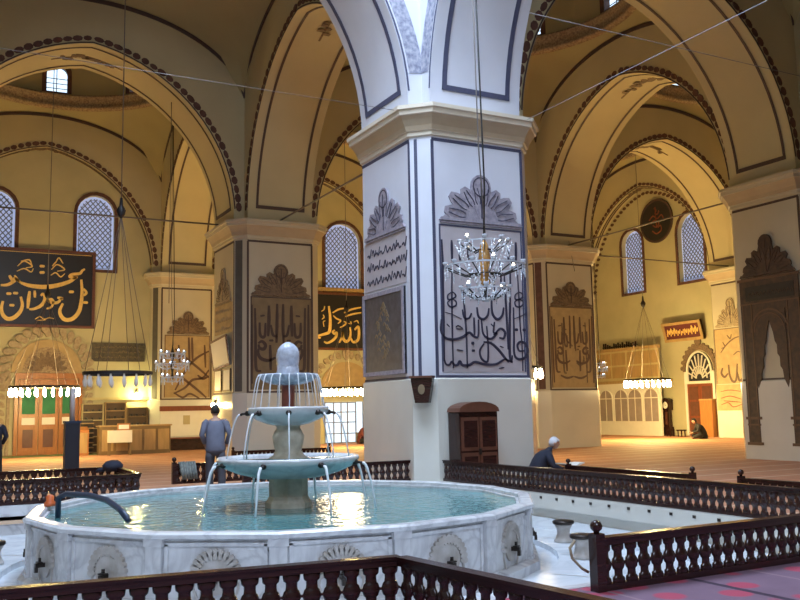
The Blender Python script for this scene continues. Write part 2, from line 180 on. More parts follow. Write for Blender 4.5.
# ------------------------------------------------------------------ geometry helpers
class Frame:
    """a flat surface: a to the right, h up, o out of it"""
    def __init__(s, O, U, N): s.O, s.U, s.N, s.Z = Vector(O), Vector(U), Vector(N), Vector((0, 0, 1))
    def __call__(s, a, h, o=0): return s.O + s.U * a + s.Z * h + s.N * o
def front(x, y, z=0): return Frame((x, y, z), (1, 0, 0), (0, -1, 0))      # seen looking towards +y
def side(x, y, z=0): return Frame((x, y, z), (0, -1, 0), (-1, 0, 0))      # seen looking towards +x
class G:
    def __init__(s): s.v, s.f, s.sm = [], [], []
    def add(s, vs, fs, smooth=False):
        b = len(s.v); s.v += [tuple(v) for v in vs]; s.f += [tuple(b + i for i in f) for f in fs]; s.sm += [smooth] * len(fs); return s
    def box(s, x0, x1, y0, y1, z0, z1):
        vs = [(x, y, z) for z in (z0, z1) for y in (y0, y1) for x in (x0, x1)]
        return s.add(vs, [(0, 2, 3, 1), (4, 5, 7, 6), (0, 1, 5, 4), (2, 6, 7, 3), (0, 4, 6, 2), (1, 3, 7, 5)])
    def fbox(s, F, a0, a1, h0, h1, o0, o1):
        vs = [F(a, h, o) for o in (o0, o1) for h in (h0, h1) for a in (a0, a1)]
        return s.add(vs, [(0, 1, 3, 2), (4, 6, 7, 5), (0, 4, 5, 1), (2, 3, 7, 6), (0, 2, 6, 4), (1, 5, 7, 3)])
    def prism(s, F, pts, o0, o1, smooth=False):
        n = len(pts); vs = [F(a, h, o1) for a, h in pts] + [F(a, h, o0) for a, h in pts]
        fs = [tuple(range(n)), tuple(range(2 * n - 1, n - 1, -1))] + [(i, i + n, (i + 1) % n + n, (i + 1) % n) for i in range(n)]
        return s.add(vs, fs, smooth)
    def rings(s, rings, closed_ends=True, smooth=False):
        n = len(rings[0]); vs = [p for r in rings for p in r]; fs = []
        for k in range(len(rings) - 1):
            for i in range(n): fs.append((k * n + i, k * n + (i + 1) % n, (k + 1) * n + (i + 1) % n, (k + 1) * n + i))
        if closed_ends: fs += [tuple(range(n - 1, -1, -1)), tuple(range((len(rings) - 1) * n, len(rings) * n))]
        return s.add(vs, fs, smooth)
    def lathe(s, prof, seg=24, c=(0, 0, 0), smooth=True, closed=True, ph=0):
        return s.rings([[(c[0] + r * math.cos(2 * PI * i / seg + ph), c[1] + r * math.sin(2 * PI * i / seg + ph), c[2] + z) for i in range(seg)] for r, z in prof], closed, smooth)
    def tube(s, pts, r, seg=6, smooth=True):
        pts = [Vector(p) for p in pts]; rs = r if isinstance(r, (list, tuple)) else [r] * len(pts); rings = []
        a = None
        for i, p in enumerate(pts):
            t = (pts[min(i + 1, len(pts) - 1)] - pts[max(i - 1, 0)]).normalized()
            if a is None: a = t.cross(Vector((0, 0, 1)) if abs(t.z) < .95 else Vector((1, 0, 0))).normalized()
            else: a = (a - t * a.dot(t)).normalized()
            b = a.cross(t)
            rings.append([p + (a * math.cos(2 * PI * k / seg) + b * math.sin(2 * PI * k / seg)) * rs[i] for k in range(seg)])
        return s.rings(rings, True, smooth)
    def sheet(s, grid, smooth=False):
        n = len(grid[0]); vs = [p for r in grid for p in r]
        return s.add(vs, [(k * n + i, k * n + i + 1, (k + 1) * n + i + 1, (k + 1) * n + i) for k in range(len(grid) - 1) for i in range(n - 1)], smooth)
    def ribbon(s, F, pts, w, o, th=.01):
        """a painted line of width w along pts, on frame F"""
        pts = [Vector(p) for p in pts]; n = len(pts); l, r = [], []
        for i in range(n):
            t = pts[min(i + 1, n - 1)] - pts[max(i - 1, 0)]
            if t.length < 1e-6: t = Vector((1, 0))
            t.normalize(); q = Vector((-t.y, t.x)); ww = w[i] if isinstance(w, (list, tuple)) else w
            l.append(pts[i] + q * ww / 2); r.append(pts[i] - q * ww / 2)
        rings = [[F(l[i].x, l[i].y, o), F(r[i].x, r[i].y, o), F(r[i].x, r[i].y, o - th), F(l[i].x, l[i].y, o - th)] for i in range(n)]
        return s.rings(rings, True)
    def build(s, name, m, parent=None, loc=None, recalc=True):
        me = bpy.data.meshes.new(name); me.from_pydata(s.v, [], s.f); me.materials.append(M[m] if isinstance(m, str) else m)
        me.polygons.foreach_set('use_smooth', s.sm); me.update()
        if recalc:
            import bmesh
            bm = bmesh.new(); bm.from_mesh(me); bmesh.ops.recalc_face_normals(bm, faces=bm.faces); bm.to_mesh(me); bm.free()
        o = bpy.data.objects.new(name, me); COL.objects.link(o)
        if parent: o.parent = parent
        if loc: o.location = loc
        return o
def smooth2(pts, k=5):
    """Catmull-Rom through 2D points"""
    P = [Vector(p) for p in pts]
    if len(P) < 3: return [P[0].lerp(P[-1], t / k) for t in range(k + 1)]
    Q = [2 * P[0] - P[1]] + P + [2 * P[-1] - P[-2]]; out = []
    for i in range(1, len(Q) - 2):
        for t in range(k):
            u = t / k; a, b, c, d = Q[i - 1], Q[i], Q[i + 1], Q[i + 2]
            out.append(.5 * ((2 * b) + (c - a) * u + (2 * a - 5 * b + 4 * c - d) * u * u + (3 * b - a - 3 * c + d) * u ** 3))
    out.append(P[-1]); return out
def tag(o, label, cat, group=None, kind=None):
    if label: o['label'] = label
    if cat: o['category'] = cat
    if group: o['group'] = group
    if kind: o['kind'] = kind
    return o
def thing(name, label, cat, loc=(0, 0, 0), group=None, rz=0):
    o = bpy.data.objects.new(name, None); COL.objects.link(o); o.location = loc; o.rotation_euler = (0, 0, rz); o.empty_display_size = .2
    return tag(o, label, cat, group)
def structure(o): o['kind'] = 'structure'; return o
def copy_tree(o, parent=None):
    c = o.copy(); COL.objects.link(c); c.parent = parent
    for ch in [k for k in o.children]: copy_tree(ch, c)
    return c
def write_strokes(F, strokes, name, m, parent, o=.02, flip=False, lean=None, seed=0):
    g = G()
    for w, pts in strokes:
        q = smooth2([(-a if flip else a, h) for a, h in pts]); n = len(q)
        ws = [w * (.55 + .45 * math.sin(PI * min(1, max(0, (i + .6) / (n + .2))))) for i in range(n)]
        g.ribbon(F, q, ws, o, .02)
    return g.build(name, m, parent)
# ------------------------------------------------------------------ piers
def chamfered(o, depth_x=None, depth_y=None):
    t = CH - .414 * o
    pts = [(-o, t), (t, -o), (S - t, -o), (S + o, t), (S + o, S - t), (S - t, S + o), (t, S + o), (-o, S - t)]
    out = []
    for x, y in pts:
        if depth_x is not None: x = min(x, depth_x)
        if depth_y is not None: y = min(y, depth_y)
        if not out or (abs(out[-1][0] - x) + abs(out[-1][1] - y)) > 1e-5: out.append((x, y))
    return out
def petal(cx, cy, ang, ln, wd, n=7):
    """a leaf outline that starts at (cx, cy) and points along ang"""
    pts = []
    for i in range(n + 1):
        t = i / n; w = wd * math.sin(PI * min(1, t * .78 + .06)) * (1 if t < .96 else .75); pts.append((t * ln, w))
    o = pts + [(a, -b) for a, b in reversed(pts)]; ca, sa = math.cos(ang), math.sin(ang)
    return [(cx + a * ca - b * sa, cy + a * sa + b * ca) for a, b in o]
def crest(F, ca, h, w, ht, m, parent, o=.01, lobes=9, tall=1.0):
    """palmette crest over a panel: a fan of painted leaves round a tall middle lobe"""
    g = G(); r = w / 2
    g.prism(F, [(ca - r, h), (ca + r, h), (ca + r * .95, h + .07), (ca - r * .95, h + .07)], o, o + .048)
    g.fbox(F, ca - r * .97, ca + r * .97, h - .05, h - .015, o, o + .03)
    g.prism(F, [(ca + r * .93 * math.cos(PI * q / 14) * (1 - .10 * (q % 2)), h + .06 + ht * (.42 + .16 * math.sin(PI * q / 14)) * math.sin(PI * q / 14) * (1 - .10 * (q % 2))) for q in range(15)], o, o + .022)
    for i in range(lobes):
        a = PI * (i + .5) / lobes; k = abs(math.cos(a)); ln = ht * (.66 + .1 * math.sin(a)) if k < .9 else r * .85
        ln = r * .88 if k > .75 else (r * .80 * k + ht * .74 * (1 - k))
        g.prism(F, petal(ca, h + .06, a, ln, .17 * r), o, o + .026 + .002 * min(i, lobes - i))
    c = [(ca + .24 * r * math.cos(t * PI / 8), h + ht - .25 * r + .26 * r * math.sin(t * PI / 8)) for t in range(16)]
    g.prism(F, c, o, o + .044)
    g.prism(F, petal(ca, h + .06, PI / 2, ht - .2 * r, .20 * r), o, o + .041)
    base = g.build('painted_crest', m, parent)
    g = G()
    for i in range(lobes):
        a = PI * (i + .5) / lobes; k = abs(math.cos(a)); ln = r * .88 if k > .75 else (r * .80 * k + ht * .74 * (1 - k))
        for off in (-.05, .05):
            g.ribbon(F, smooth2([(ca + ln * .45 * math.cos(a + off * 2), h + .06 + ln * .45 * math.sin(a + off * 2)), (ca + ln * .6 * math.cos(a + off * 2.6), h + .06 + ln * .6 * math.sin(a + off * 2.6)), (ca + ln * .9 * math.cos(a + off), h + .06 + ln * .9 * math.sin(a + off))], 3), .016, o + .05)
    pc = h + ht - .25 * r
    g.ribbon(F, [(ca + .19 * r * math.cos(t * PI / 8), pc + .2 * r * math.sin(t * PI / 8)) for t in range(17)], .025, o + .05)
    g.ribbon(F, [(ca, h + .1), (ca, pc + .1 * r)], .03, o + .05)
    g.ribbon(F, [(ca - r * .9, h + .03), (ca + r * .9, h + .03)], .02, o + .045)
    x = g.build('leaf_line', 'ink_slate' if m == 'crest_grey' else 'ink_brown', base)
    return base
def outline(F, a0, a1, h0, h1, w, m, parent, name='painted_border', o=.005, th=.01):
    g = G()
    g.fbox(F, a0, a1, h1 - w, h1, o - th, o); g.fbox(F, a0, a1, h0, h0 + w, o - th, o)
    g.fbox(F, a0, a0 + w, h0 + w, h1 - w, o - th, o); g.fbox(F, a1 - w, a1, h0 + w, h1 - w, o - th, o)
    return g.build(name, m, parent)
def pier(i, j, label, dark='umber', dx=None, dy=None, kind=None, chamfer_paint='olive', wash='pierw'):
    t = thing('stone_pier', label, 'pillar', (i * L, j * L, 0))
    def ring(o, z): return [(x, y, z) for x, y in chamfered(o, dx, dy)]
    G().rings([ring(.05, 0), ring(.05, HD - .03), ring(.01, HD)]).build('marble_dado', 'dado', t)
    G().rings([ring(0, HD - .02), ring(0, HN + .1)]).build('shaft', wash, t)
    cap = G().rings([ring(0, HN + .04), ring(.05, HN + .06), ring(.05, HN + .14), ring(.09, HN + .16)]).build('capital', 'cap' if wash == 'pier_white_skylit' else 'pierw', t)
    G().rings([ring(.09, HN + .16), ring(.12, HN + .26), ring(.19, HN + .38), ring(.25, HN + .46)]).build('cove', 'captan', cap)
    G().rings([ring(.25, HN + .46), ring(.28, HN + .47), ring(.29, HN + .56), ring(.33, HN + .58), ring(.33, HN + .66), ring(.20, CT)]).build('moulding', 'cap' if wash == 'pier_white_skylit' else 'pierw', cap)
    F, Sd = front(0, 0), side(0, 0)
    b = CH
    if dx is None or dx > S - b:
        g = G(); g.fbox(F, b, S - b, HN - .06, HN + .01, -.005, .006); g.fbox(F, b - .02, b + .05, HD + .04, HN - .04, -.005, .006)
        g.fbox(F, S - b - .05, S - b + .02, HD + .04, HN - .04, -.005, .006); g.fbox(F, b - .02, S - b + .02, HD - .02, HD + .05, -.005, .014); g.build('painted_line', dark, t)
    if dy is None or dy > S - b:
        g = G(); g.fbox(Sd, b - S, -b, HN - .06, HN + .01, -.005, .006); g.fbox(Sd, -b - .06, -b + .015, HD + .04, HN - .04, -.005, .006)
        g.fbox(Sd, b - S, -b, HD - .02, HD + .05, -.005, .014); g.build('painted_line', dark, t)
    # painted strip on the cut corner
    if dy is None or dy > .8:
        u = Vector((1, -1, 0)).normalized(); Fc = Frame((b / 2, b / 2, 0), u, Vector((-1, -1, 0)).normalized())
        if chamfer_paint == 'slate': G().fbox(Fc, -.14, -.07, HD + .05, HN, -.005, .006).build('painted_strip', 'slate', t)
        else: G().fbox(Fc, -.2, .06, HD + .05, HN, -.005, .006).build('painted_strip', chamfer_paint, t)
    return t
def panel(F, a0, a1, h0, h1, bg, line, parent, name='calligraphy_panel'):
    p = G().fbox(F, a0, a1, h0, h1, -.005, .008).build(name, bg, parent)
    g = G(); w = .035
    g.fbox(F, a0, a1, h1 - w, h1, .006, .016); g.fbox(F, a0, a0 + w, h0, h1 - w, .006, .016); g.fbox(F, a1 - w, a1, h0, h1 - w, .006, .016)
    g.build('panel_edge', line, p)
    return p
STR = STROKES
def loc_front(y): return front(0, y)
# the fountain-side pier
P0 = pier(0, 0, 'big white pillar in the middle, beside the fountain, with large slate-blue calligraphy', 'slate', chamfer_paint='slate', wash='pier_white_skylit')
pn = panel(front(0, 0), .47, 2.56, HD + .12, 5.42, 'panel_grey', 'slate', P0)
write_strokes(front(0, 0), STR['p0'], 'lettering', 'ink_slate', pn, .02)
crest(front(0, 0), 1.52, 5.5, 2.1, 1.05, 'crest_grey', P0, lobes=8)
Sd = side(0, 0)
crest(Sd, -1.5, 5.42, 1.95, 1.05, 'crest_grey', P0, lobes=8)
pn = G().fbox(Sd, -2.56, -.55, 4.25, 5.36, -.005, .012).build('script_panel', 'panel_grey', P0)
g = G(); random.seed(3)
for row in range(3):
    for k in range(9):
        x = -2.4 + k * .21 + random.uniform(-.03, .03); y = 4.42 + row * .32
        pts = [(x, y), (x + .07, y + random.uniform(.0, .12)), (x + .13, y - .04), (x + .2, y + random.uniform(-.02, .18))]
        g.ribbon(Sd, smooth2(pts, 4), .028, .024)
g.build('lettering', 'ink_slate', pn)
fb = G().fbox(Sd, -2.6, -.62, 2.34, 4.18, .0, .05).build('framed_board', 'grey_board', P0)
outline(Sd, -2.6, -.62, 2.34, 4.18, .09, 'crest_grey', fb, 'board_frame', .07, .05)
g = G(); random.seed(5)
for k in range(40):
    h = 2.7 + 1.2 * k / 40; hw = .34 * math.sin(PI * min(1, (k + 4) / 44)); x = -1.6 + random.uniform(-hw, hw)
    g.ribbon(Sd, smooth2([(x - .06, h), (x, h + .06), (x + .07, h - .02)], 3), .03, .056)
g.build('board_motif', 'panel_tan', fb)
bx = thing('donation_box', "small dark wooden box with a round medallion fixed on the middle pillar's corner", 'box', (CH / 2 - .05, CH / 2 - .05, 1.72))
u = Vector((1, -1, 0)).normalized(); Fc = Frame((-.055, -.055, 0), u, Vector((-1, -1, 0)).normalized())
G().prism(Fc, [(-.14, 0), (.14, 0), (.22, .44), (.22, .5), (-.22, .5), (-.22, .44)], -.02, .16).build('box_body', 'wood_dark', bx)
G().fbox(Fc, -.24, .24, .5, .54, -.02, .2).build('lid', 'wood_frame', bx)
G().prism(Fc, [(.07 * math.cos(k * PI / 8), .27 + .10 * math.sin(k * PI / 8)) for k in range(16)], .155, .175).build('medallion', 'panel_tan', bx)

P1 = pier(0, 1, 'beige pillar behind the fountain with brown mirror-image calligraphy', 'umber')
off = Vector((0, L, 0))
pn = panel(front(0, 0), .45, 2.6, HD + .1, 5.38, 'panel_tan', 'umber', P1)
write_strokes(front(0, 0), [(w * 1.55, q_) for w, q_ in STR['p1']], 'lettering', 'ink_brown', pn, .02)
crest(front(0, 0), 1.5, 5.44, 2.1, 1.05, 'crest_brown', P1, lobes=8)
crest(side(0, 0), -1.5, 5.3, 1.8, 1.2, 'crest_pale', P1, lobes=8)
pn = G().fbox(side(0, 0), -2.5, -.5, 4.25, 5.25, -.005, .01).build('script_panel', 'panel_gold', P1)
g = G(); random.seed(4)
for row in range(3):
    for k in range(8):
        x = -2.4 + k * .23; y = 4.4 + row * .3
        g.ribbon(side(0, 0), smooth2([(x, y), (x + .07, y + random.uniform(.0, .12)), (x + .13, y - .04), (x + .2, y + random.uniform(-.02, .16))], 3), .022, .02)
g.build('lettering', 'crest_pale', pn)

P2 = pier(1, 0, 'shaded pillar at the right edge with a tall brown painted niche', 'umber')
Sd = side(-.035, 0)
# painted niche: frame, cornice, dark inscription, scalloped curtains, columns
nb = G().fbox(Sd, -2.5, -2.08, .40, 5.15, -.005, .02).fbox(Sd, -.97, -.5, .40, 5.15, -.005, .02).fbox(Sd, -2.5, -.5, 4.2, 5.15, -.005, .021)
arc = [(-1.55 + .62 * math.cos(PI * k / 12), 3.6 + .62 * math.sin(PI * k / 12)) for k in range(13)]
L1 = [(-2.1, 4.25), (-2.1, 2.15), (-2.05, 2.0), (-1.93, 2.25), (-1.90, 2.5), (-1.83, 2.6), (-1.83, 2.85), (-1.76, 2.95), (-1.76, 3.2), (-1.70, 3.3), (-1.66, 3.55), (-1.55, 3.9), (-1.55, 4.25)]
nb.prism(Sd, L1, -.005, .022); nb.prism(Sd, [(-3.1 - a, h) for a, h in L1], -.005, .022)
niche = nb.build('painted_niche', 'mihrab', P2)
G().fbox(Sd, -2.3, -.65, 4.50, 4.92, .018, .03).build('inscription_band', 'dark_recess', niche)
g = G()
for k in range(12):
    x = -2.2 + k * .13; g.ribbon(Sd, smooth2([(x, 4.62), (x + .05, 4.74), (x + .1, 4.66)], 3), .02, .036)
g.build('lettering', 'mihrab', niche)
g = G()
g.ribbon(Sd, arc, .05, .03); g.ribbon(Sd, [(a * .82 - 1.55 * .18, 3.6 + (h - 3.6) * .82) for a, h in arc], .03, .03)
for s_ in (-2.44, -2.14, -.93, -.55): g.fbox(Sd, s_, s_ + .035, .9, 4.4, .018, .03)
for a0, a1 in ((-2.56, -2.0), (-1.05, -.44)):
    g.fbox(Sd, a0, a1, 1.12, 1.2, .018, .03); g.fbox(Sd, a0 + .05, a1 - .05, .95, 1.0, .018, .03); g.fbox(Sd, a0, a1, .40, .48, .018, .03)
g.fbox(Sd, -2.56, -.44, 5.08, 5.16, .018, .035); g.fbox(Sd, -2.5, -.5, 4.4, 4.44, .018, .03)
g.build('niche_line', 'ink_tan', niche)
crest(Sd, -1.5, 5.2, 1.9, 1.15, 'mihrab', P2, lobes=8)

P3 = pier(1, 1, 'tan lit pillar behind the reading man, with ornate brown script', 'umber', chamfer_paint='rust')
pn = panel(front(0, 0), .42, 2.56, HD + .1, 5.5, 'panel_gold', 'ink_tan', P3)
sx = [(w * 1.35, [(a + .03, h) for a, h in pts]) for w, pts in STR['p1']]
sx2 = [(w * 1.2, [(3.02 - (a * .62 + .55), 2.35 + (h - 2.35) * .93) for a, h in pts]) for w, pts in STR['p1'][::3]]
write_strokes(front(0, 0), sx, 'lettering', 'ink_tan', pn, .02); write_strokes(front(0, 0), sx2, 'flourish', 'crest_brown', pn, .018)
crest(front(0, 0), 1.5, 5.56, 2.1, .95, 'crest_brown', P3, lobes=7)
# piers engaged in the walls
dyw = WY - 2 * L
Q0 = pier(0, 2, 'shallow pillar on the back wall with a crossed diagonal pattern', 'umber', dy=dyw)
pn = panel(front(0, 0), .5, 2.55, HD + .1, 5.12, 'panel_gold', 'ink_tan', Q0)
write_strokes(front(0, 0), [(w * 1.4, q_) for w, q_ in STR['dia']], 'lettering', 'ink_tan', pn, .02)
crest(front(0, 0), 1.55, 5.2, 1.95, 1.0, 'crest_brown', Q0, lobes=8)
Q1 = pier(2, 1, 'shallow pillar on the right wall with large tan script', 'umber', dx=dyw)
Sd = side(0, 0)
pn = panel(Sd, -2.62, -.5, 2.5, 5.1, 'panel_gold', 'ink_tan', Q1)
write_strokes(side(0, -L), STR['allah'], 'lettering', 'ink_tan', pn, .02, flip=True)
G().fbox(Sd, -2.62, -.5, 1.25, 2.46, -.005, .07).build('lower_panel', 'panel_gold', Q1)
write_strokes(side(-.06, -L), [q_ for q_ in STR['allah'] if q_[1][0][1] < 2.5], 'lower_lettering', 'wood_red', Q1, .02, flip=True)
crest(Sd, -1.55, 5.2, 1.9, 1.3, 'crest_pale', Q1, lobes=8)
Q2 = pier(2, 2, 'corner pillar above the timber gallery', 'umber', dx=dyw, dy=dyw, chamfer_paint='umber')
hidden = []
for (i, j, dx, dy) in ((0, -1, None, None), (1, 2, None, dyw), (-1, -1, None, None), (-1, 0, None, None), (-1, 1, None, None), (-1, 2, None, dyw), (2, 0, dyw, None), (2, -1, dyw, None), (1, -1, None, None)):
    def ring(o, z): return [(x + i * L, y + j * L, z) for x, y in chamfered(o, dx, dy)]
    G().rings([ring(.05, 0), ring(.05, HD), ring(0, HD), ring(0, HN), ring(.25, HN + .46), ring(.33, HN + .6), ring(.2, CT)]).build('trim_%d' % (len(hidden) + 20), 'pierw')
    o = bpy.data.objects['trim_%d' % (len(hidden) + 20)]; structure(o); hidden.append(o)

# ------------------------------------------------------------------ arches and vaults
HS, E0, ZV, KV, RR = (L - S) / 2, .75, 12.0, .556, 4.6      # half span, pointedness, vault corner height, vault rise, ring radius
def zin(a):
    """pointed intrados as (offset from the middle, height), a in -1..1"""
    s = 1 if a >= 0 else -1; r = HS + E0; t_max = math.acos(E0 / r); t = t_max * (1 - abs(a))
    return s * (r * math.cos(t) - E0), CT + r * math.sin(t)
def ztop(u): return ZV + KV * math.sqrt(max(0, 49.0 - HB * HB - u * u))
NA = 20
def soffit_pt(n):                                          # parametrised along the curve
    return [zin(-1 + 2 * k / n) for k in range(n + 1)]
def arch(i, j, axis, label, style='brown', t1=None, struct=False):
    """arch from pier (i, j) to its neighbour along axis ('x' or 'y')"""
    ox, oy = (i * L + S + HS, j * L) if axis == 'x' else (i * L, j * L + S + HS)
    t0, t1 = CH, (t1 if t1 is not None else S - CH)
    P = (lambda u, t, z: (ox + u, oy + t, z)) if axis == 'x' else (lambda u, t, z: (ox + t, oy + u, z))
    pts = soffit_pt(NA * 2)
    cx, cy = ox, oy; loc = Vector((ox, oy, CT)); P0_ = P
    P = lambda u, t, z: tuple(Vector(P0_(u, t, z)) - loc)
    g = G()
    g.sheet([[P(u, t0, z), P(u, t1, z)] for u, z in pts], True)
    for t in (t0, t1):
        cols = [(-HB - .02, CT - .1)] + [(-HS - .001, CT - .1)] + pts + [(HS + .001, CT - .1), (HB + .02, CT - .1)]
        g.sheet([[P(u, t, z), P(u, t, z + (ztop(min(abs(u), HB)) - z) * .5), P(u, t, ztop(min(abs(u), HB)) + .02)] for u, z in cols])
    body = g.build('arch_masonry', 'pier_white_skylit' if style == 'slate' else 'soffit')
    # faces get the vault plaster: separate mesh
    if struct:
        body.location = loc; body.name = 'ceiling'; structure(body); return body
    root = thing('pointed_arch', label, 'arch', loc); body.parent = root; body.location = (0, 0, 0)
    dk = {'brown': 'rust', 'slate': 'slate'}[style]; ln = {'brown': 'umber', 'slate': 'slate'}[style]
    # lines on the soffit
    g = G(); w = .05 if style == 'brown' else .07; ins = .28
    def inset(u, z, d):                                     # move a point of the curve inwards by d
        c = E0 if u < 0 else -E0; v = Vector((c - u, CT - z)); v.normalize(); return u + v.x * d, z + v.y * d
    for k0, k1 in ((1, len(pts) - 2),):
        for ta, tb in ((t0 + ins, t0 + ins + w * 1.6), (t1 - ins - w * 1.6, t1 - ins)):
            rows = []
            for k in range(k0, k1 + 1):
                a = inset(*pts[k], .008); b = inset(*pts[k], .02); rows.append([P(a[0], ta, a[1]), P(b[0], ta, b[1]), P(b[0], tb, b[1]), P(a[0], tb, a[1])])
            g.rings(rows)
    for k in (1, len(pts) - 3):
        rows = []
        for kk, f in ((k, 0), (k, 1)):
            u, z = pts[k] if f == 0 else (pts[k][0] * .7 + pts[k + 1][0] * .3, pts[k][1] * .7 + pts[k + 1][1] * .3)
            if k > 1: u, z = pts[k + 1] if f == 0 else (pts[k + 1][0] * .7 + pts[k][0] * .3, pts[k + 1][1] * .7 + pts[k][1] * .3)
            a = inset(u, z, .006); b = inset(u, z, .022); rows.append([P(a[0], t0 + ins, a[1]), P(b[0], t0 + ins, b[1]), P(b[0], t1 - ins, b[1]), P(a[0], t1 - ins, a[1])])
        g.rings(rows)
    g.build('soffit_line', ln, root)
    # flower at the crown
    g = G(); mt = (t0 + t1) / 2; apex = pts[NA][1]
    g.rings([[P(pts[k][0], mt - .03, pts[k][1] - .004), P(pts[k][0], mt + .03, pts[k][1] - .004), P(pts[k][0], mt + .03, pts[k][1] - .02), P(pts[k][0], mt - .03, pts[k][1] - .02)] for k in range(NA - 3, NA + 4)])
    for k in range(14):
        u = -.8 + 1.6 * k / 13; r = random.uniform(.10, .15); t = mt + random.choice((-1, 1)) * r * .75
        zz = min(zin(max(-1, min(1, 0 if abs(u) < .01 else (1 if u > 0 else -1) * (1 - math.acos(min(1, (abs(u) + E0) / (HS + E0))) / math.acos(E0 / (HS + E0))))))[1], apex)
        g.rings([[P(u + r * math.cos(q * PI / 3), t + r * math.sin(q * PI / 3), zz - .012 - dz) for q in range(6)] for dz in (0, .012)])
    g.build('flower_pattern', 'crest_brown' if style == 'brown' else 'crest_grey', root)
    # dotted voussoir band and rim line on each face
    for t, sgn in ((t0, -1), (t1, 1)):
        if sgn == 1 and (t1 != S - CH): continue
        g = G(); h = G(); N = 52; cur = [zin(-1 + 2 * (k + .5) / N) for k in range(N)]
        if style == 'slate':
            rows = []
            for k in range(2, len(pts) - 2):
                u, z = pts[k]; a = inset(u, z, -.10); b = inset(u, z, -.46)
                rows.append([P(a[0], t, a[1]), P(a[0], t + sgn * .012, a[1]), P(b[0], t + sgn * .012, b[1]), P(b[0], t, b[1])])
            g.rings(rows)
            g.build('floral_band', 'floral_grey', root)
        else:
            for k, (u, z) in enumerate(cur):
                if k < 1 or k > N - 2: continue
                m_ = inset(u, z, -.17); n_ = Vector((m_[0] - u, m_[1] - z)).normalized(); tt = Vector((-n_.y, n_.x)); rl, rw = random.uniform(.13, .165), random.uniform(.075, .11)
                ring = [(m_[0] + tt.x * rl * math.cos(q * PI / 4) + n_.x * rw * math.sin(q * PI / 4), m_[1] + tt.y * rl * math.cos(q * PI / 4) + n_.y * rw * math.sin(q * PI / 4)) for q in range(8)]
                g.rings([[P(a, t, b) for a, b in ring], [P(a, t + sgn * .02, b) for a, b in ring]])
            g.build('dotted_pattern', dk, root)
        rows = []
        for k in range(1, len(pts) - 1):
            u, z = pts[k]; a = inset(u, z, -.015); b = inset(u, z, -.055)
            rows.append([P(a[0], t, a[1]), P(a[0], t + sgn * .012, a[1]), P(b[0], t + sgn * .012, b[1]), P(b[0], t, b[1])])
        h.rings(rows)
        rows = []
        for k in range(41):
            u = -HB + .03 + (2 * HB - .06) * k / 40; z = ztop(abs(u)) - .02
            rows.append([P(u, t, z), P(u, t + sgn * .05, z), P(u, t + sgn * .05, z - .13), P(u, t, z - .13)])
        h.rings(rows); h.build('rim_line', ln, root)
    # tie rod
    return root
bay_names = {}
def vault(i, j, visible=True):
    cx, cy = i * L + S + HS, j * L + S + HS; n = 64
    g = G(); rows = []
    for k in range(n + 1):
        th = 2 * PI * k / n + PI / 4; c, s = math.cos(th), math.sin(th); rb = HB / max(abs(c), abs(s)); row = []
        for q in range(9):
            r = rb + (RR - rb) * q / 8; row.append((r * c, r * s, ZV + KV * math.sqrt(max(0, 49.0 - r * r))))
        rows.append(row)
    g.sheet(rows, True)
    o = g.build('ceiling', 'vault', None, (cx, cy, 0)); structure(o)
    return o, cx, cy
ZR = ZV + KV * math.sqrt(49 - RR * RR)
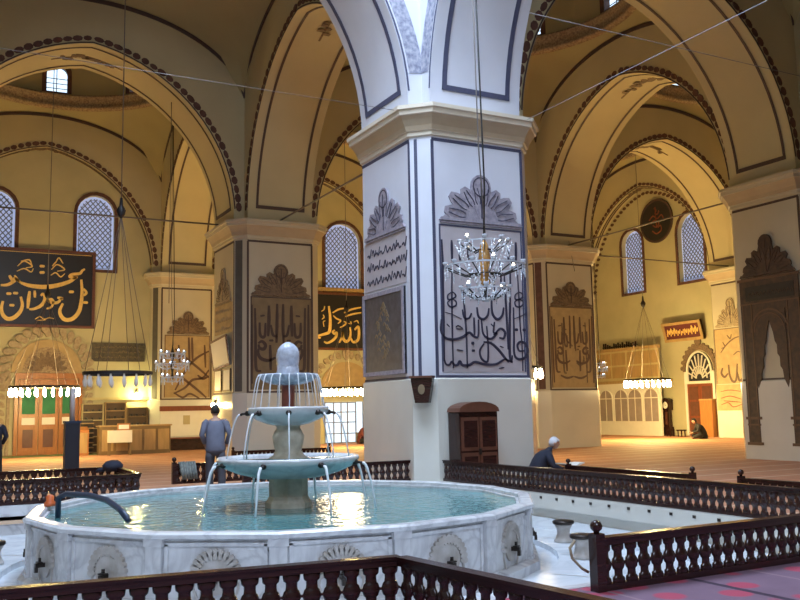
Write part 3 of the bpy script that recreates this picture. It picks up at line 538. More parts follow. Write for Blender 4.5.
def dome(cx, cy, label, skylight=False, struct=False):
    t = thing('dome' if not struct else 'ceiling', label, 'dome', (cx, cy, ZR))
    if struct: del t['label']; del t['category']; structure(t)
    nw = 8
    G().lathe([(RR + .05, -.05), (RR - .12, -.02), (RR - .16, .08), (RR - .1, .16), (RR - .1, .42), (RR - .18, .5), (RR - .18, .6), (RR, .66), (RR + .1, .66), (RR + .1, -.05)], 64, closed=False).build('ring_moulding', 'floral_tan' if not skylight else 'floral_grey', t)
    # drum with arched window openings
    g = G(); h0, h1 = .62, 2.3; ww = .42 / RR; z0, zs = .72, 1.5
    seg = 16
    for k in range(nw):
        c = 2 * PI * k / nw - .06
        def cp(a, z, r=RR): return (r * math.cos(a), r * math.sin(a), z)
        a0, a1 = c - PI / nw, c + PI / nw
        # side strips
        for s0, s1 in ((a0, c - ww), (c + ww, a1)):
            g.sheet([[cp(s0 + (s1 - s0) * q / 4, h0), cp(s0 + (s1 - s0) * q / 4, h1)] for q in range(5)], True)
        top = [(c - ww * math.cos(PI * q / seg), zs + .42 * math.sin(PI * q / seg)) for q in range(seg + 1)]
        g.sheet([[cp(a, z), cp(a, h1)] for a, z in top]); g.sheet([[cp(c - ww, h0), cp(c - ww, z0)], [cp(c + ww, h0), cp(c + ww, z0)]])
        w = G(); prof = [(c - ww, z0)] + top + [(c + ww, z0)]
        w.sheet([[cp(a, z), cp(a, z, RR + .3)] for a, z in prof + [prof[0]]])
        fr = []
        for a, z in prof + [prof[0]]:
            a2 = c + (a - c) * 1.45; z2 = z + (.14 if z > zs else (0 if z > z0 + .01 else -.1)); fr.append([cp(a, z, RR - .03), cp(a2, z2, RR - .03), cp(a2, z2, RR + .01)])
        w.sheet(fr)
        for zz in (z0 + .3, z0 + .6): w.box(*(sorted((cp(c, 0, RR + .22)[0] - .02, cp(c, 0, RR + .22)[0] + .02))), *(sorted((cp(c, 0, RR + .22)[1] - .02, cp(c, 0, RR + .22)[1] + .02))), zz, zz + .03)
        for zz in (z0 + .22, z0 + .44, z0 + .66): w.tube([cp(c - ww, zz, RR + .2), cp(c + ww, zz, RR + .2)], .018, 5)
        w.tube([cp(c, z0, RR + .2), cp(c, zs + .36, RR + .2)], .018, 5)
        wf = w.build('window_frame', 'rust', t)
        G().add([cp(a, z, RR + .28) for a, z in prof], [tuple(range(len(prof)))]).build('window_pane', 'pane_dome', wf, recalc=False)
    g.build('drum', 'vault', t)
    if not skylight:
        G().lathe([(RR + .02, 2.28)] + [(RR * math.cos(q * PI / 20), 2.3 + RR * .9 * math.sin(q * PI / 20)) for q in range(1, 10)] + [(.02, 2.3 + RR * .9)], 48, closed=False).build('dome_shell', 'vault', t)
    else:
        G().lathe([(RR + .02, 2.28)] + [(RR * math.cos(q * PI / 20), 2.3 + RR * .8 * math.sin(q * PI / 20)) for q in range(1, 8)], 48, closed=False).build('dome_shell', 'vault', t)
        r = RR * math.cos(7 * PI / 20); zt = 2.3 + RR * .8 * math.sin(7 * PI / 20)
        G().lathe([(r, zt), (.02, zt + .4)], 48, closed=False).build('skylight_glass', emis('skylight', (.62, .78, 1), 4, (.3, .4, .5)), t)
    return t
AR = [(-1, 0, 'x', 'arch springing left from the middle pillar over the fountain', 'slate'),
      (0, 0, 'x', 'high shaded arch joining the middle pillar and the right edge pillar', 'brown'),
      (-1, 1, 'x', 'wide pale arch at upper left with a dotted brown edge', 'brown'),
      (0, 1, 'x', 'arch between the beige pillar and the tan pillar, mostly hidden', 'brown'),
      (1, 1, 'x', 'pale arch in front of the right wall, inside the larger one', 'brown'),
      (0, -1, 'y', 'white arch rising towards the viewer from the middle pillar', 'slate'),
      (0, 0, 'y', 'arch rising behind the middle pillar from the beige pillar', 'brown'),
      (1, 0, 'y', 'large pale arch right of the middle pillar, seen from below', 'brown'),
      (0, 1, 'y', 'arch between the beige pillar and the back wall', 'brown')]
for a in AR: arch(*a)
for i, j, lb in ((-1, 2, 'shallow blind arch on the back wall around the two left windows'), (0, 2, 'shallow blind arch on the back wall above the round gold script board')):
    arch(i, j, 'x', lb, 'brown', t1=WY - 2 * L)
for i, j, lb in ((2, 1, 'shallow blind arch on the right wall around the round dark medallion'),):
    arch(i, j, 'y', lb, 'brown', t1=WX - 2 * L)
arch(1, 2, 'x', '', t1=WY - 2 * L, struct=True); arch(2, 0, 'y', '', t1=WX - 2 * L, struct=True)
for i, j, ax in ((1, 1, 'y'), (-1, -1, 'x'), (0, -1, 'x'), (1, -1, 'x'), (1, 0, 'x'), (-1, -1, 'y'), (-1, 0, 'y'), (-1, 1, 'y'), (1, -1, 'y'), (2, -1, 'y'), (-2, 0, 'x'), (-2, 1, 'x'), (-1, -2, 'y'), (0, -2, 'y')):
    arch(i, j, ax, '', struct=True)
for i in range(-2, 2):
    for j in range(-2, 2):
        o, cx, cy = vault(i, j)
        vis = {(-1, 1): 'dome at upper left with small bright arched windows', (0, 1): 'dome behind the middle pillar, edge ring only in view', (1, 1): 'far dome behind the right arches', (0, 0): 'dome at upper right of the middle pillar, patterned ring in view', (1, 0): 'dome at the upper right corner beyond the right edge pillar'}
        if (i, j) in vis: dome(cx, cy, vis[(i, j)])
        elif (i, j) == (-1, 0): dome(cx, cy, 'x', struct=True)
        elif (i, j) == (-1, -1): dome(cx, cy, 'x', True, True)
        else:
            g = G(); g.lathe([(RR + .02, 0), (RR, 1.9)] + [(RR * math.cos(q * PI / 20), 1.9 + RR * .9 * math.sin(q * PI / 20)) for q in range(1, 10)] + [(.02, 1.9 + RR * .9)], 32, closed=False)
            structure(g.build('ceiling', 'vault', None, (cx, cy, ZR)))

# ------------------------------------------------------------------ walls with window openings
def wall_sheet(F, a0, a1, h0, h1, holes, name, m='plaster'):
    loops = [[(a0, h0), (a1, h0), (a1, h1), (a0, h1)]] + holes
    tri = tessellate_polygon([[Vector((a, h, 0)) for a, h in lp] for lp in loops]); flat = [p for lp in loops for p in lp]
    g = G(); g.add([F(a, h) for a, h in flat], [tuple(t) for t in tri])
    for lp in holes: g.sheet([[F(a, h), F(a, h, -.4)] for a, h in lp + [lp[0]]])
    o = g.build(name, m); structure(o); return o
def pointed(ca, w, h0, hs, ht, n=10):
    """outline of an arched opening"""
    r = w / 2; out = [(ca - r, h0), (ca + r, h0)]
    for k in range(n + 1): a = PI * k / n; out.append((ca + r * math.cos(a), hs + (ht - hs) * math.sin(a)))
    return out
def window(F, ca, w, h0, hs, ht, num, pane='pane'):
    lp = pointed(ca, w, h0, hs, ht)
    big = pointed(ca, w + .3, h0 - .14, hs, ht + .16)
    root = bpy.data.objects.new('window_%d' % num, None); COL.objects.link(root); root.location = F(ca, h0); structure(root); o_ = root.location
    FF = Frame(F.O - o_, F.U, F.N)
    g = G(); n = len(lp)
    g.rings([[FF(*p, -.02) for p in lp], [FF(*p, .04) for p in lp], [FF(*p, .04) for p in big], [FF(*p, -.02) for p in big], [FF(*p, -.02) for p in lp]], False)
    g.build('window_frame', 'rust', root)
    G().add([FF(*p, -.3) for p in lp], [tuple(range(n))]).build('window_pane', pane, root, recalc=False)
    g = G(); st = .26; d = w / 2 - .1
    g.rings([[FF(ca + (a - ca) * .86, h0 + (h - h0) * .93 + .08, -.27) for a, h in lp], [FF(ca + (a - ca) * .83, h0 + (h - h0) * .92 + .10, -.27) for a, h in lp], [FF(ca + (a - ca) * .83, h0 + (h - h0) * .92 + .10, -.29) for a, h in lp], [FF(ca + (a - ca) * .86, h0 + (h - h0) * .93 + .08, -.29) for a, h in lp]], False)
    k = -12
    while k < 30:
        for sg in (1, -1):
            # diagonal bars clipped to the opening's inner box
            pts = []
            for q in range(41):
                a = ca - d + 2 * d * q / 40; h = h0 + .1 + k * st + (a - ca) * sg * 1.15 + d
                lim = hs + (ht - hs) * math.sqrt(max(0, 1 - ((a - ca) / (w / 2)) ** 2)) - .1
                if h0 + .1 < h < lim: pts.append((a, h))
            if len(pts) > 1: g.ribbon(FF, [pts[0], pts[-1]], .045, -.25, .02)
        k += 1
    g.build('lattice', 'lattice', root)
    return lp
Fb, Fr = front(0, WY), side(WX, 0)
hb = [window(Fb, -2.42, 1.62, 8.05, 10.55, 11.4, 1), window(Fb, -6.55, 1.62, 8.0, 10.5, 11.3, 2), window(Fb, 9.66, 2.0, 7.65, 10.1, 11.1, 3), window(Fb, 5.5, 2.0, 7.65, 10.1, 11.1, 4)]
hr = [window(Fr, -21.0, 1.62, 7.72, 10.4, 11.15, 5), window(Fr, -16.75, 1.72, 7.80, 10.3, 11.3, 6), window(Fr, -9.6, 1.7, 7.7, 10.2, 11.1, 7), window(Fr, -5.4, 1.7, 7.7, 10.2, 11.1, 8)]
d2 = [(8.5, 0.0), (11.0, 0.0), (11.0, 2.0), (8.5, 2.0)]
wall_sheet(Fb, -18, WX + .4, -.1, 18, hb, 'wall_back')
wall_sheet(Fr, -(WY + .4), 26, -.1, 18, hr, 'wall_right')
structure(G().box(-18.2, -18, -26, WY + .4, -.1, 18).build('wall_left', 'plaster')); structure(G().box(-18.2, WX + .4, -26.2, -26, -.1, 18).build('wall_front', 'plaster'))
# daylight outside the windows is the sky
# floors
X0, X1, Y0, Y1 = -9.6, .3, -9.75, .3                       # the sunken fountain court
g = G(); g.box(-18, WX, Y1, WY, -.12, 0); g.box(X1 + .2, WX, Y0, Y1, -.12, 0); g.box(-18, X0, Y0, Y1, -.12, 0)
structure(g.build('floor', 'carpet'))
structure(G().box(-18, WX, -26, Y0 - .12, -.2, .17).build('floor_platform', 'carpet_near'))
structure(G().box(X0, X1 + .3, Y0 - .2, Y1 + .2, -.5, -.3).build('floor_court', 'marble_floor'))
g = G(); g.box(X1 - .02, X1 + .22, Y0, Y1 + .22, -.06, .17); g.box(X1 + .06, X1 + .2, Y0, Y1 + .2, -.32, -.05)
structure(g.build('trim_1', 'dado'))
g = G()
for k in range(22): g.lathe([(.001, 0), (.03, 0), (.03, .004), (.001, .004)], 8, (0, 0, 0))
g = G()
for k in range(22):
    y = -.5 - k * .42; g.fbox(side(X1 - .02, y), -.025, .025, .09, .13, 0, .012)
structure(g.build('trim_2', 'bronze'))
g = G(); g.box(X0, X1, Y1, Y1 + .22, -.06, .17); g.box(X0, X1, Y1 + .06, Y1 + .2, -.32, -.05); structure(g.build('trim_3', 'marble'))
structure(G().box(X0 - .22, X0, Y0, Y1 + .22, -.32, .17).build('trim_4', 'marble'))
structure(G().box(X0, X1, Y0 - .13, Y0, -.32, .17).build('trim_5', 'marble'))
# raised ring of slabs round the pool, and an inner painted arch line on the right wall
g = G(); NR = 48
g.rings([[(-4.6 + r * math.cos(2 * PI * k / NR), -4.6 + r * math.sin(2 * PI * k / NR), z) for k in range(NR)] for r, z in ((3.42, -.31), (3.42, -.225), (4.15, -.225), (4.15, -.31))], False)
structure(g.build('trim_7', 'marble_floor'))
g = G()
for k in range(16):
    a = 2 * PI * (k + .5) / 16; c, s_ = math.cos(a), math.sin(a)
    g.add([(-4.6 + r * c - w_ * s_, -4.6 + r * s_ + w_ * c, -.222) for r, w_ in ((3.43, .012), (4.14, .012), (4.14, -.012), (3.43, -.012))], [(0, 1, 2, 3)])
structure(g.build('trim_8', 'marble_old'))
g = G(); Fw = side(WX, 0)
for k in range(46):
    u, z = zin(-1 + 2 * (k + .5) / 46); u *= .965; z = CT + (z - CT) * .955
    g.prism(Fw, [(-(L + S + HS) + u + .15 * math.cos(q * PI / 4), z + .09 * math.sin(q * PI / 4)) for q in range(8)], -.002, .012)
structure(g.build('trim_9', 'rust'))
# marble bench step against the far sides of the court
structure(G().box(X1 - .8, X1 + .06, Y0, Y1 + .06, -.31, -.22).build('trim_6', 'marble_floor'))
# ------------------------------------------------------------------ the sixteen-sided marble pool
BX, BY, BR = -4.6, -4.6, 3.12
pool = thing('marble_pool', 'large many-sided white marble pool with carved tap panels, holding the fountain', 'pool', (BX, BY, -.3))
NS = 16
def pv(k, r, z): a = 2 * PI * k / NS; return Vector((r * math.cos(a), r * math.sin(a), z + .3))
G().rings([[pv(k, r, z) for k in range(NS)] for r, z in ((BR - .02, .40), (BR + .05, .415), (BR + .06, .455), (BR + .03, .475), (BR - .09, .475), (BR - .11, .46), (BR - .11, .40), (BR - .02, .40))], False).build('rim', 'marble', pool)
G().rings([[pv(k, BR - .10, .42) for k in range(NS)], [pv(k, BR - .10, .06) for k in range(NS)]], False).build('basin_lining', 'marble', pool, recalc=True)
G().rings([[pv(k, BR - .09, .02) for k in range(NS)], [pv(k, BR - .09, .07) for k in range(NS)]]).build('basin_floor', 'marble', pool)
G().rings([[pv(k, BR + .10, -.31) for k in range(NS)], [pv(k, BR + .10, -.2) for k in range(NS)], [pv(k, BR + .02, -.17) for k in range(NS)], [pv(k, BR - .1, -.17) for k in range(NS)]], False).build('plinth', 'marble', pool)
am = (BR - .02) * math.cos(PI / NS)
wallm = slab = tapm = None
half = (BR - .02) * math.sin(PI / NS)
def panel_parts():
    F = Frame((0, 0, 0), (0, 1, 0), (1, 0, 0))
    g = G().fbox(F, -half, half, .05, .715, -.12, 0); g.fbox(F, -half + .10, -half + .135, .12, .66, -.01, .02); g.fbox(F, half - .135, half - .10, .12, .66, -.01, .02); g.fbox(F, -half + .10, half - .10, .64, .675, -.01, .02)
    w = g.build('wall_panel', 'marble')
    g = G()
    for k in range(15):
        a = PI * (k - .5) / 13; a = max(-.1, min(PI + .1, a)); g.prism(F, petal(.16 * math.cos(a), .36 + .16 * math.sin(a), a, .10, .035, 4), 0, .035)
    g.prism(F, [(.165 * math.cos(2 * PI * k / 20), .36 + .175 * math.sin(2 * PI * k / 20)) for k in range(20)], 0, .02)
    g.ribbon(F, [(-.2, .36), (-.22, .25), (-.17, .12)], .02, .02, .02); g.ribbon(F, [(.2, .36), (.22, .25), (.17, .12)], .02, .02, .02)
    c = g.build('carved_rosette', 'marble_old', w)
    g = G().fbox(F, -.02, .02, .30, .345, 0, .12); g.fbox(F, -.045, .045, .345, .36, .05, .10); g.fbox(F, -.012, .012, .34, .40, .06, .085); g.fbox(F, -.018, .018, .25, .31, .09, .125)
    t = g.build('tap', 'bronze', w)
    return w
w0 = panel_parts()
for k in range(NS):
    a = 2 * PI * (k + .5) / NS; w = w0 if k == 0 else copy_tree(w0)
    w.parent = pool; w.location = (am * math.cos(a), am * math.sin(a), 0); w.rotation_euler = (0, 0, a)
p0_ = G().box(-.06, .035, -.085, .085, .05, .715).box(-.06, .05, -.10, .10, .05, .16).box(-.06, .05, -.10, .10, .64, .715).build('corner_pilaster', 'marble')
for k in range(NS):
    a = 2 * PI * k / NS; w = p0_ if k == 0 else copy_tree(p0_)
    w.parent = pool; w.location = ((BR - .02) * math.cos(a), (BR - .02) * math.sin(a), 0); w.rotation_euler = (0, 0, a)
wt = G().rings([[pv(k, BR - .105, .375) + Vector((0, 0, -.3)) for k in range(NS)], [pv(k, BR - .105, .38) + Vector((0, 0, -.3)) for k in range(NS)]]).build('pool_water', 'water', None, (BX, BY, 0))
tag(wt, 'turquoise water filling the marble pool', 'water', None, 'stuff')
# ------------------------------------------------------------------ tiered fountain
fo = thing('tiered_fountain', 'white marble two-bowl fountain with a foaming water crown, standing in the pool', 'fountain', (BX, BY, .06))
G().lathe([(.30, 0), (.30, .38), (.27, .42), (.25, .46), (.25, .70), (.34, .74)], 8, ph=PI / 8, smooth=False).build('pedestal', 'stone_yellow', fo)
bowl = [(.25, .69), (.42, .70), (.66, .76), (.82, .83), (.86, .87), (.90, .89), (.92, .93), (.91, .965), (.87, .965), (.85, .93), (.60, .87), (.2, .85)]
b1 = G().lathe(bowl, 40).build('lower_bowl', 'marble', fo)
G().lathe([(.01, .925), (.85, .93), (.85, .94), (.01, .94)], 40).build('bowl_water', 'water', b1)
G().lathe([(.24, .90), (.25, .95), (.20, .98), (.17, 1.03), (.19, 1.12), (.21, 1.22), (.17, 1.30), (.15, 1.34), (.19, 1.38), (.20, 1.42)], 24).build('baluster_stem', 'stone_yellow', fo)
bowl2 = [(.16, 1.36), (.27, 1.38), (.42, 1.44), (.49, 1.50), (.52, 1.53), (.53, 1.58), (.52, 1.60), (.49, 1.60), (.47, 1.56), (.2, 1.52)]
b2 = G().lathe(bowl2, 36).build('middle_bowl', 'marble', fo)
G().lathe([(.01, 1.555), (.47, 1.56), (.47, 1.575), (.01, 1.575)], 36).build('bowl_water', 'water', b2)
G().lathe([(.10, 1.54), (.085, 1.6), (.085, 1.88), (.12, 1.92)], 16).build('pipe_column', 'pipe_red', fo)
cup = G()
prof = [(.10, 1.88), (.22, 1.90), (.31, 1.94), (.355, 2.0), (.36, 2.03), (.30, 2.02), (.1, 1.98)]
rings = []
for r, z in prof:
    rings.append([(r * (1 + .07 * abs(math.cos(8 * 2 * PI * i / 96))) * math.cos(2 * PI * i / 96), r * (1 + .07 * abs(math.cos(8 * 2 * PI * i / 96))) * math.sin(2 * PI * i / 96), z) for i in range(96)])
cup.rings(rings, True, True).build('scalloped_cup', 'jet', fo)
def spout_mesh():
    g = G().lathe([(.001, 0), (.03, .0), (.038, .03), (.03, .06), (.001, .07)], 10)
    g.v = [(z, x, y) for x, y, z in g.v]; g.tube([(.05, 0, 0), (.10, 0, -.005), (.13, 0, -.02)], .017, 8); return g
sp = spout_mesh().build('spout', 'bronze', b1); n1 = 8; ph1 = math.radians(-130)
for k in range(n1):
    a = ph1 + 2 * PI * k / n1; s_ = sp if k == 0 else sp.copy()
    if k: COL.objects.link(s_)
    s_.parent = b1; s_.location = (.87 * math.cos(a), .87 * math.sin(a), .885); s_.rotation_euler = (0, 0, a)
sp = spout_mesh().build('spout', 'bronze', b2); ph2 = math.radians(-110)
for k in range(8):
    a = ph2 + 2 * PI * k / 8; s_ = sp if k == 0 else sp.copy()
    if k: COL.objects.link(s_)
    s_.parent = b2; s_.location = (.49 * math.cos(a), .49 * math.sin(a), 1.525); s_.rotation_euler = (0, 0, a)
cr = G(); rings = []; random.seed(2)
for q in range(15):
    z = q / 14; r = (.155 * (1 - z * .2) if z < .3 else (.135 + .02 * math.sin((z - .3) / .7 * PI))) * (1 if z < .62 else math.sqrt(max(.03, 1 - ((z - .62) / .39) ** 2)))
    rings.append([(r * (1 + random.uniform(-.05, .05)) * math.cos(2 * PI * i / 18), r * (1 + random.uniform(-.05, .05)) * math.sin(2 * PI * i / 18), z * .47) for i in range(18)])
crown = cr.rings(rings, True, True).build('water_crown', 'jet', fo, (0, 0, 1.98))
def stream(name, r0, z0, r1, z1, w, label, group, n, ph, up=.0):
    def mk(seed):
        random.seed(seed); pts = []
        for k in range(9):
            t = k / 8; pts.append((r0 + (r1 - r0) * t, random.uniform(-.004, .004), z0 + up * t * 2 - (z0 - z1 + 2 * up) * t * t))
        return G().tube(pts, [w * (1 - .35 * k / 8) * random.uniform(.85, 1.15) for k in range(9)], 6)
    src = mk(1).build(name, 'stream', None, (BX, BY, 0)); tag(src, label, 'water stream', group)
    for k in range(n):
        o = src if k == 0 else src.copy()
        if k: COL.objects.link(o)
        o.location = (BX, BY, 0); o.rotation_euler = (0, 0, ph + 2 * PI * k / n)
stream('water_stream', .99, .935, 1.16, .385, .021, 'thick stream of water falling from the lower bowl into the pool', 'streams from the lower bowl', 8, ph1, .02)
stream('water_stream', .61, 1.575, .79, 1.0, .013, 'stream of water falling from the middle bowl into the lower bowl', 'streams from the middle bowl', 8, ph2, .02)
stream('water_stream', .37, 2.08, .475, 1.635, .009, 'thin stream of water falling from the top cup into the middle bowl', 'thin streams from the top cup', 22, .1, .02)
# hose, orange float
tag(G().tube([(-7.33, -4.0, .37), (-7.33, -4.0, .62), (-7.25, -4.15, .67), (-7.05, -4.6, .67), (-6.95, -5.1, .65), (-6.88, -5.5, .58), (-6.86, -5.85, .50)], .035, 10).build('rubber_hose', 'hose'), 'dark blue curved hose hooked over the near left rim of the pool', 'hose')
g = G().lathe([(.07, 0), (.07, .04), (.045, .07), (.05, .12), (.02, .14)], 14)
tag(g.build('plastic_cup', 'plastic_orange', None, (-7.36, -3.45, .475)), 'small orange plastic cup on the left rim of the pool', 'cup')
# stone stools round the pool
def stool(x, y, label):
    t = thing('marble_stool', label, 'stool', (x, y, -.222), 'marble stools round the pool')
    G().lathe([(.13, 0), (.13, .03), (.11, .05), (.085, .12), (.09, .17), (.12, .22), (.125, .235)], 20).build('stool_body', 'marble_old', t)
    G().lathe([(.13, .235), (.145, .245), (.145, .275), (.13, .285)], 20).build('stool_top', 'bronze', t)
stool(-1.08, -5.75, 'waisted stone stool with dark top right of the pool, further from the viewer')
stool(-1.72, -6.92, 'waisted stone stool with dark top beside the post of the near right railing')
stool(-7.98, -3.2, 'waisted stone stool with dark top left of the pool')
# ------------------------------------------------------------------ turned wooden railings
prof = [(.055, 0), (.062, .01), (.058, .035), (.056, .042), (.043, .052), (.040, .075), (.041, .098), (.054, .108), (.060, .125), (.066, .14), (.066, .155), (.060, .17), (.054, .187), (.043, .197), (.040, .22), (.041, .243), (.056, .255), (.058, .262), (.062, .29), (.055, .30)]
bal_me = None
def rail(x0, y0, x1, y1, z, label, group=None, posts=(1, 1), step=.135, base=0):
    global bal_me
    d = Vector((x1 - x0, y1 - y0, 0)); ln = d.length; rz = math.atan2(d.y, d.x)
    t = thing('wooden_railing', label, 'railing', (x0, y0, z), group, rz)
    G().box(0, ln, -.035, .035, .345, .395).box(0, ln, -.05, .05, .39, .41).build('top_rail', 'wood_dark', t)
    G().box(0, ln, -.035, .035, 0, .05).build('bottom_rail', 'wood_dark', t)
    G().box(0, ln, -.012, .012, .188, .204).build('middle_rail', 'wood_dark', t)
    src = None
    n = max(1, int(ln / step))
    for k in range(n):
        if src is None:
            if bal_me is None: b = G().lathe(prof, 10).build('baluster', 'wood_dark', t); bal_me = b.data
            else: b = bpy.data.objects.new('baluster', bal_me); COL.objects.link(b); b.parent = t
            src = b
        else:
            b = src.copy(); COL.objects.link(b); b.parent = t
        b.location = ((k + .5) * ln / n, 0, .046); b.scale = (1, .5, 1)
    for e, px in zip(posts, (0, ln)):
        if e:
            p = G().box(px - .045, px + .045, -.045, .045, 0, .44).build('post', 'wood_dark', t)
            G().lathe([(.02, .44), (.025, .455), (.045, .475), (.05, .50), (.035, .53), (.01, .54)], 14, (px, 0, 0)).build('finial', 'wood_dark', p)
    return t
rail(.42, -.08, .42, -9.12, .17, 'long dark wooden railing running right from the middle pillar, beyond the pool', posts=(0, 1))
rail(-.1, .42, -3.55, .42, .17, 'dark wooden railing between the fountain bowls and the middle pillar', posts=(0, 1))
rail(-5.45, .42, -9.5, .42, .17, 'dark wooden railing left of the pool, nearer of the two', posts=(0, 1))
rail(-5.45, .50, -5.40, 2.85, .17, 'short dark railing joining the two railings at the left', posts=(0, 1))
rail(-5.48, 2.9, -9.6, 2.9, .17, 'dark wooden railing left of the pool, farther of the two', posts=(0, 1))
rail(-4.25, 2.9, -.4, 2.9, .17, 'dark wooden railing behind the fountain with a robe hung on its end', posts=(1, 0))
rail(-.3, 11.6, 2.95, 11.6, .0, 'dark railing at the foot of the beige pillar', posts=(1, 1))
rail(2.8, -1.0, 2.8, -4.35, .0, 'dark wooden railing beside the reading man, ending in a post with a ball', posts=(1, 1))
rail(2.8, -5.38, 2.8, -9.1, .0, 'dark wooden railing in front of the right edge pillar', posts=(1, 1))
rail(-4.12, -10.07, -.1, -9.98, .17, 'near right wooden railing with white marble showing through its balusters', posts=(1, 1))
rail(-5.80, -9.95, -8.6, -9.62, .17, 'near left wooden railing along the bottom edge of the view', posts=(0, 0))
rail(-5.80, -9.98, -5.53, -12.2, .17, 'wooden railing turning towards the viewer at the bottom centre', posts=(0, 0))
g = G(); random.seed(9)
for k in range(6):
    x0 = -4.16 + .055 * k; g.tube([(x0, 2.99, .3), (x0 + .01, 2.96, .45), (x0 + .02, 2.92, .60), (x0 + .03, 2.84, .61), (x0 + .05, 2.80, .42), (x0 + .08, 2.78, .26)], [.02, .03, .03, .03, .035, .025], 7)
tag(g.build('striped_robe', 'robe'), 'grey-green striped robe hung over the end of the railing left of the fountain', 'robe')
g = G().lathe([(.12, 0), (.19, .05), (.20, .12), (.14, .19), (.03, .22)], 16)
g.tube([(-.15, 0, .05), (-.26, .02, .03), (-.30, .05, .0)], [.05, .04, .03], 7)
tag(g.build('cloth_bundle', 'navy', None, (-5.5, 2.72, .5)), 'dark rounded bundle lying on the left railing', 'bundle')
# a rope end tied to the near right post
tag(G().tube([(-4.26, -9.98, .56), (-4.30, -9.96, .5), (-4.28, -9.96, .42), (-4.20, -9.97, .34), (-4.12, -9.95, .30)], .012, 6).build('knotted_cord', 'crest_pale'), 'pale cord tied round the post of the near right railing', 'cord')

# ------------------------------------------------------------------ furniture by the pillars and walls
cb = thing('wooden_cabinet', 'dark red wooden cabinet with an arched top against the middle pillar', 'cabinet', (.98, -.30, 0))
F = front(0, -.22)
arch_top = [(-.45, 0), (.45, 0), (.45, 1.50)] + [(.45 * math.cos(PI * k / 10), 1.52 + .15 * math.sin(PI * k / 10)) for k in range(1, 10)] + [(-.45, 1.50)]
G().prism(F, arch_top, -.42, 0).build('cabinet_body', 'wood_dark', cb)
G().prism(F, [(a * 1.06, 1.49 + (h - 1.49) * 1.2 + .02) for a, h in arch_top if h > 1.45] , -.43, .05).build('arched_cornice', 'wood_frame', cb)
for s0 in (-.42, .01):
    for h0, h1 in ((.08, .72), (.76, 1.42)):
        d = G().fbox(F, s0, s0 + .41, h0, h1, 0, .02).build('door', 'wood_frame', cb)
        g = G().fbox(F, s0 + .06, s0 + .37, h0 + .07, h1 - .07, .02, .03).build('door_panel', 'wood_dark', d)
G().fbox(F, -.03, .03, .68, .80, .02, .05).build('lock_plate', 'bronze', cb)

def frame_board(F, a0, a1, h0, h1, fw, mf, mb, name, label, cat, loc, th=.06, tilt=0):
    t = thing(name, label, cat, loc)
    if tilt: t.rotation_euler = tilt
    b = G().fbox(F, a0, a1, h0, h1, 0, th * .6).build('board', mb, t)
    g = G(); g.fbox(F, a0, a1, h1 - fw, h1, 0, th); g.fbox(F, a0, a1, h0, h0 + fw, 0, th); g.fbox(F, a0, a0 + fw, h0 + fw, h1 - fw, 0, th); g.fbox(F, a1 - fw, a1, h0 + fw, h1 - fw, 0, th)
    g.build('frame', mf, t); return t
# large gold-on-black board (left) and the second one
t = frame_board(front(0, 0), -2.1, 2.13, -1.70, 1.70, .12, 'wood_frame', 'board', 'calligraphy_board', 'huge black board with gold script between and below the left windows', 'sign board', (-4.55, 25.15, 7.08), .14)
t.children[0].name = 'board'
write_strokes(front(4.55, -.09, -7.08), STR['board'], 'gold_script', 'gold', t, .02)
g = G(); g.fbox(front(0, 0), -1.92, 1.95, 1.52, 1.545, .08, .095); g.build('gilt_line', 'gold', t)
t = frame_board(front(0, 0), -1.45, 1.6, -1.45, 1.45, .12, 'wood_frame', 'board', 'calligraphy_board', 'black board with gold script under the window beside the middle pillar', 'sign board', (9.5, 25.15, 6.05), .14)
write_strokes(front(-9.5, -.09, -6.05), STR['rasul'], 'gold_script', 'gold', t, .02)
tag(G().box(-1.6, 1.7, -.35, 0, 0, .16).build('timber_ledge', 'wood_tan', None, (9.5, 25.19, 7.55)), 'orange-brown timber ledge under the window beside the middle pillar', 'ledge')
# olive plaque
t = frame_board(front(0, 0), -1.14, 1.14, -.41, .41, .04, 'plaque', 'plaque', 'stone_plaque', 'dark olive inscribed plaque on the back wall right of the portal', 'plaque', (-1.34, 25.18, 4.36), .06)
g = G(); random.seed(8)
for r_ in range(3):
    for k in range(12): x = -1.0 + k * .165; y = -.25 + r_ * .22; g.ribbon(front(0, -.035), smooth2([(x, y), (x + .05, y + random.uniform(.02, .12)), (x + .12, y)], 3), .02, .012)
g.build('lettering', 'panel_tan', t)
# round medallion on the right wall
md = thing('round_medallion', 'round black medallion with reddish script between the right wall windows', 'sign', (25.19, 18.98, 11.3))
Fm = side(0, 0)
G().prism(Fm, [(1.16 * math.cos(k * PI / 20), 1.16 * math.sin(k * PI / 20)) for k in range(40)], 0, .06).build('disc', 'board', md)
g = G(); rr = [(math.cos(k * PI / 20), math.sin(k * PI / 20)) for k in range(40)]
g.rings([[Fm(1.18 * a, 1.18 * b, o) for a, b in rr] for o in (0, .09)] + [[Fm(1.06 * a, 1.06 * b, .09) for a, b in rr], [Fm(1.06 * a, 1.06 * b, .05) for a, b in rr]], False); g.build('rim', 'umber', md)
g = G()
for pts in ([(-.1, .7), (.05, .55), (-.05, .4), (.15, .35), (.25, .5)], [(-.5, .1), (-.2, .3), (.1, .1), (.4, .25), (.55, .05)], [(-.4, -.1), (-.1, .05), (.2, -.15), (0, -.35), (-.25, -.2)], [(-.3, -.5), (0, -.7), (.35, -.55), (.3, -.3), (.1, -.4)], [(-.02, .75), (0, .2), (.02, -.3)]):
    g.ribbon(Fm, smooth2(pts, 5), .06, .08, .03)
g.build('script', 'wood_red', md)
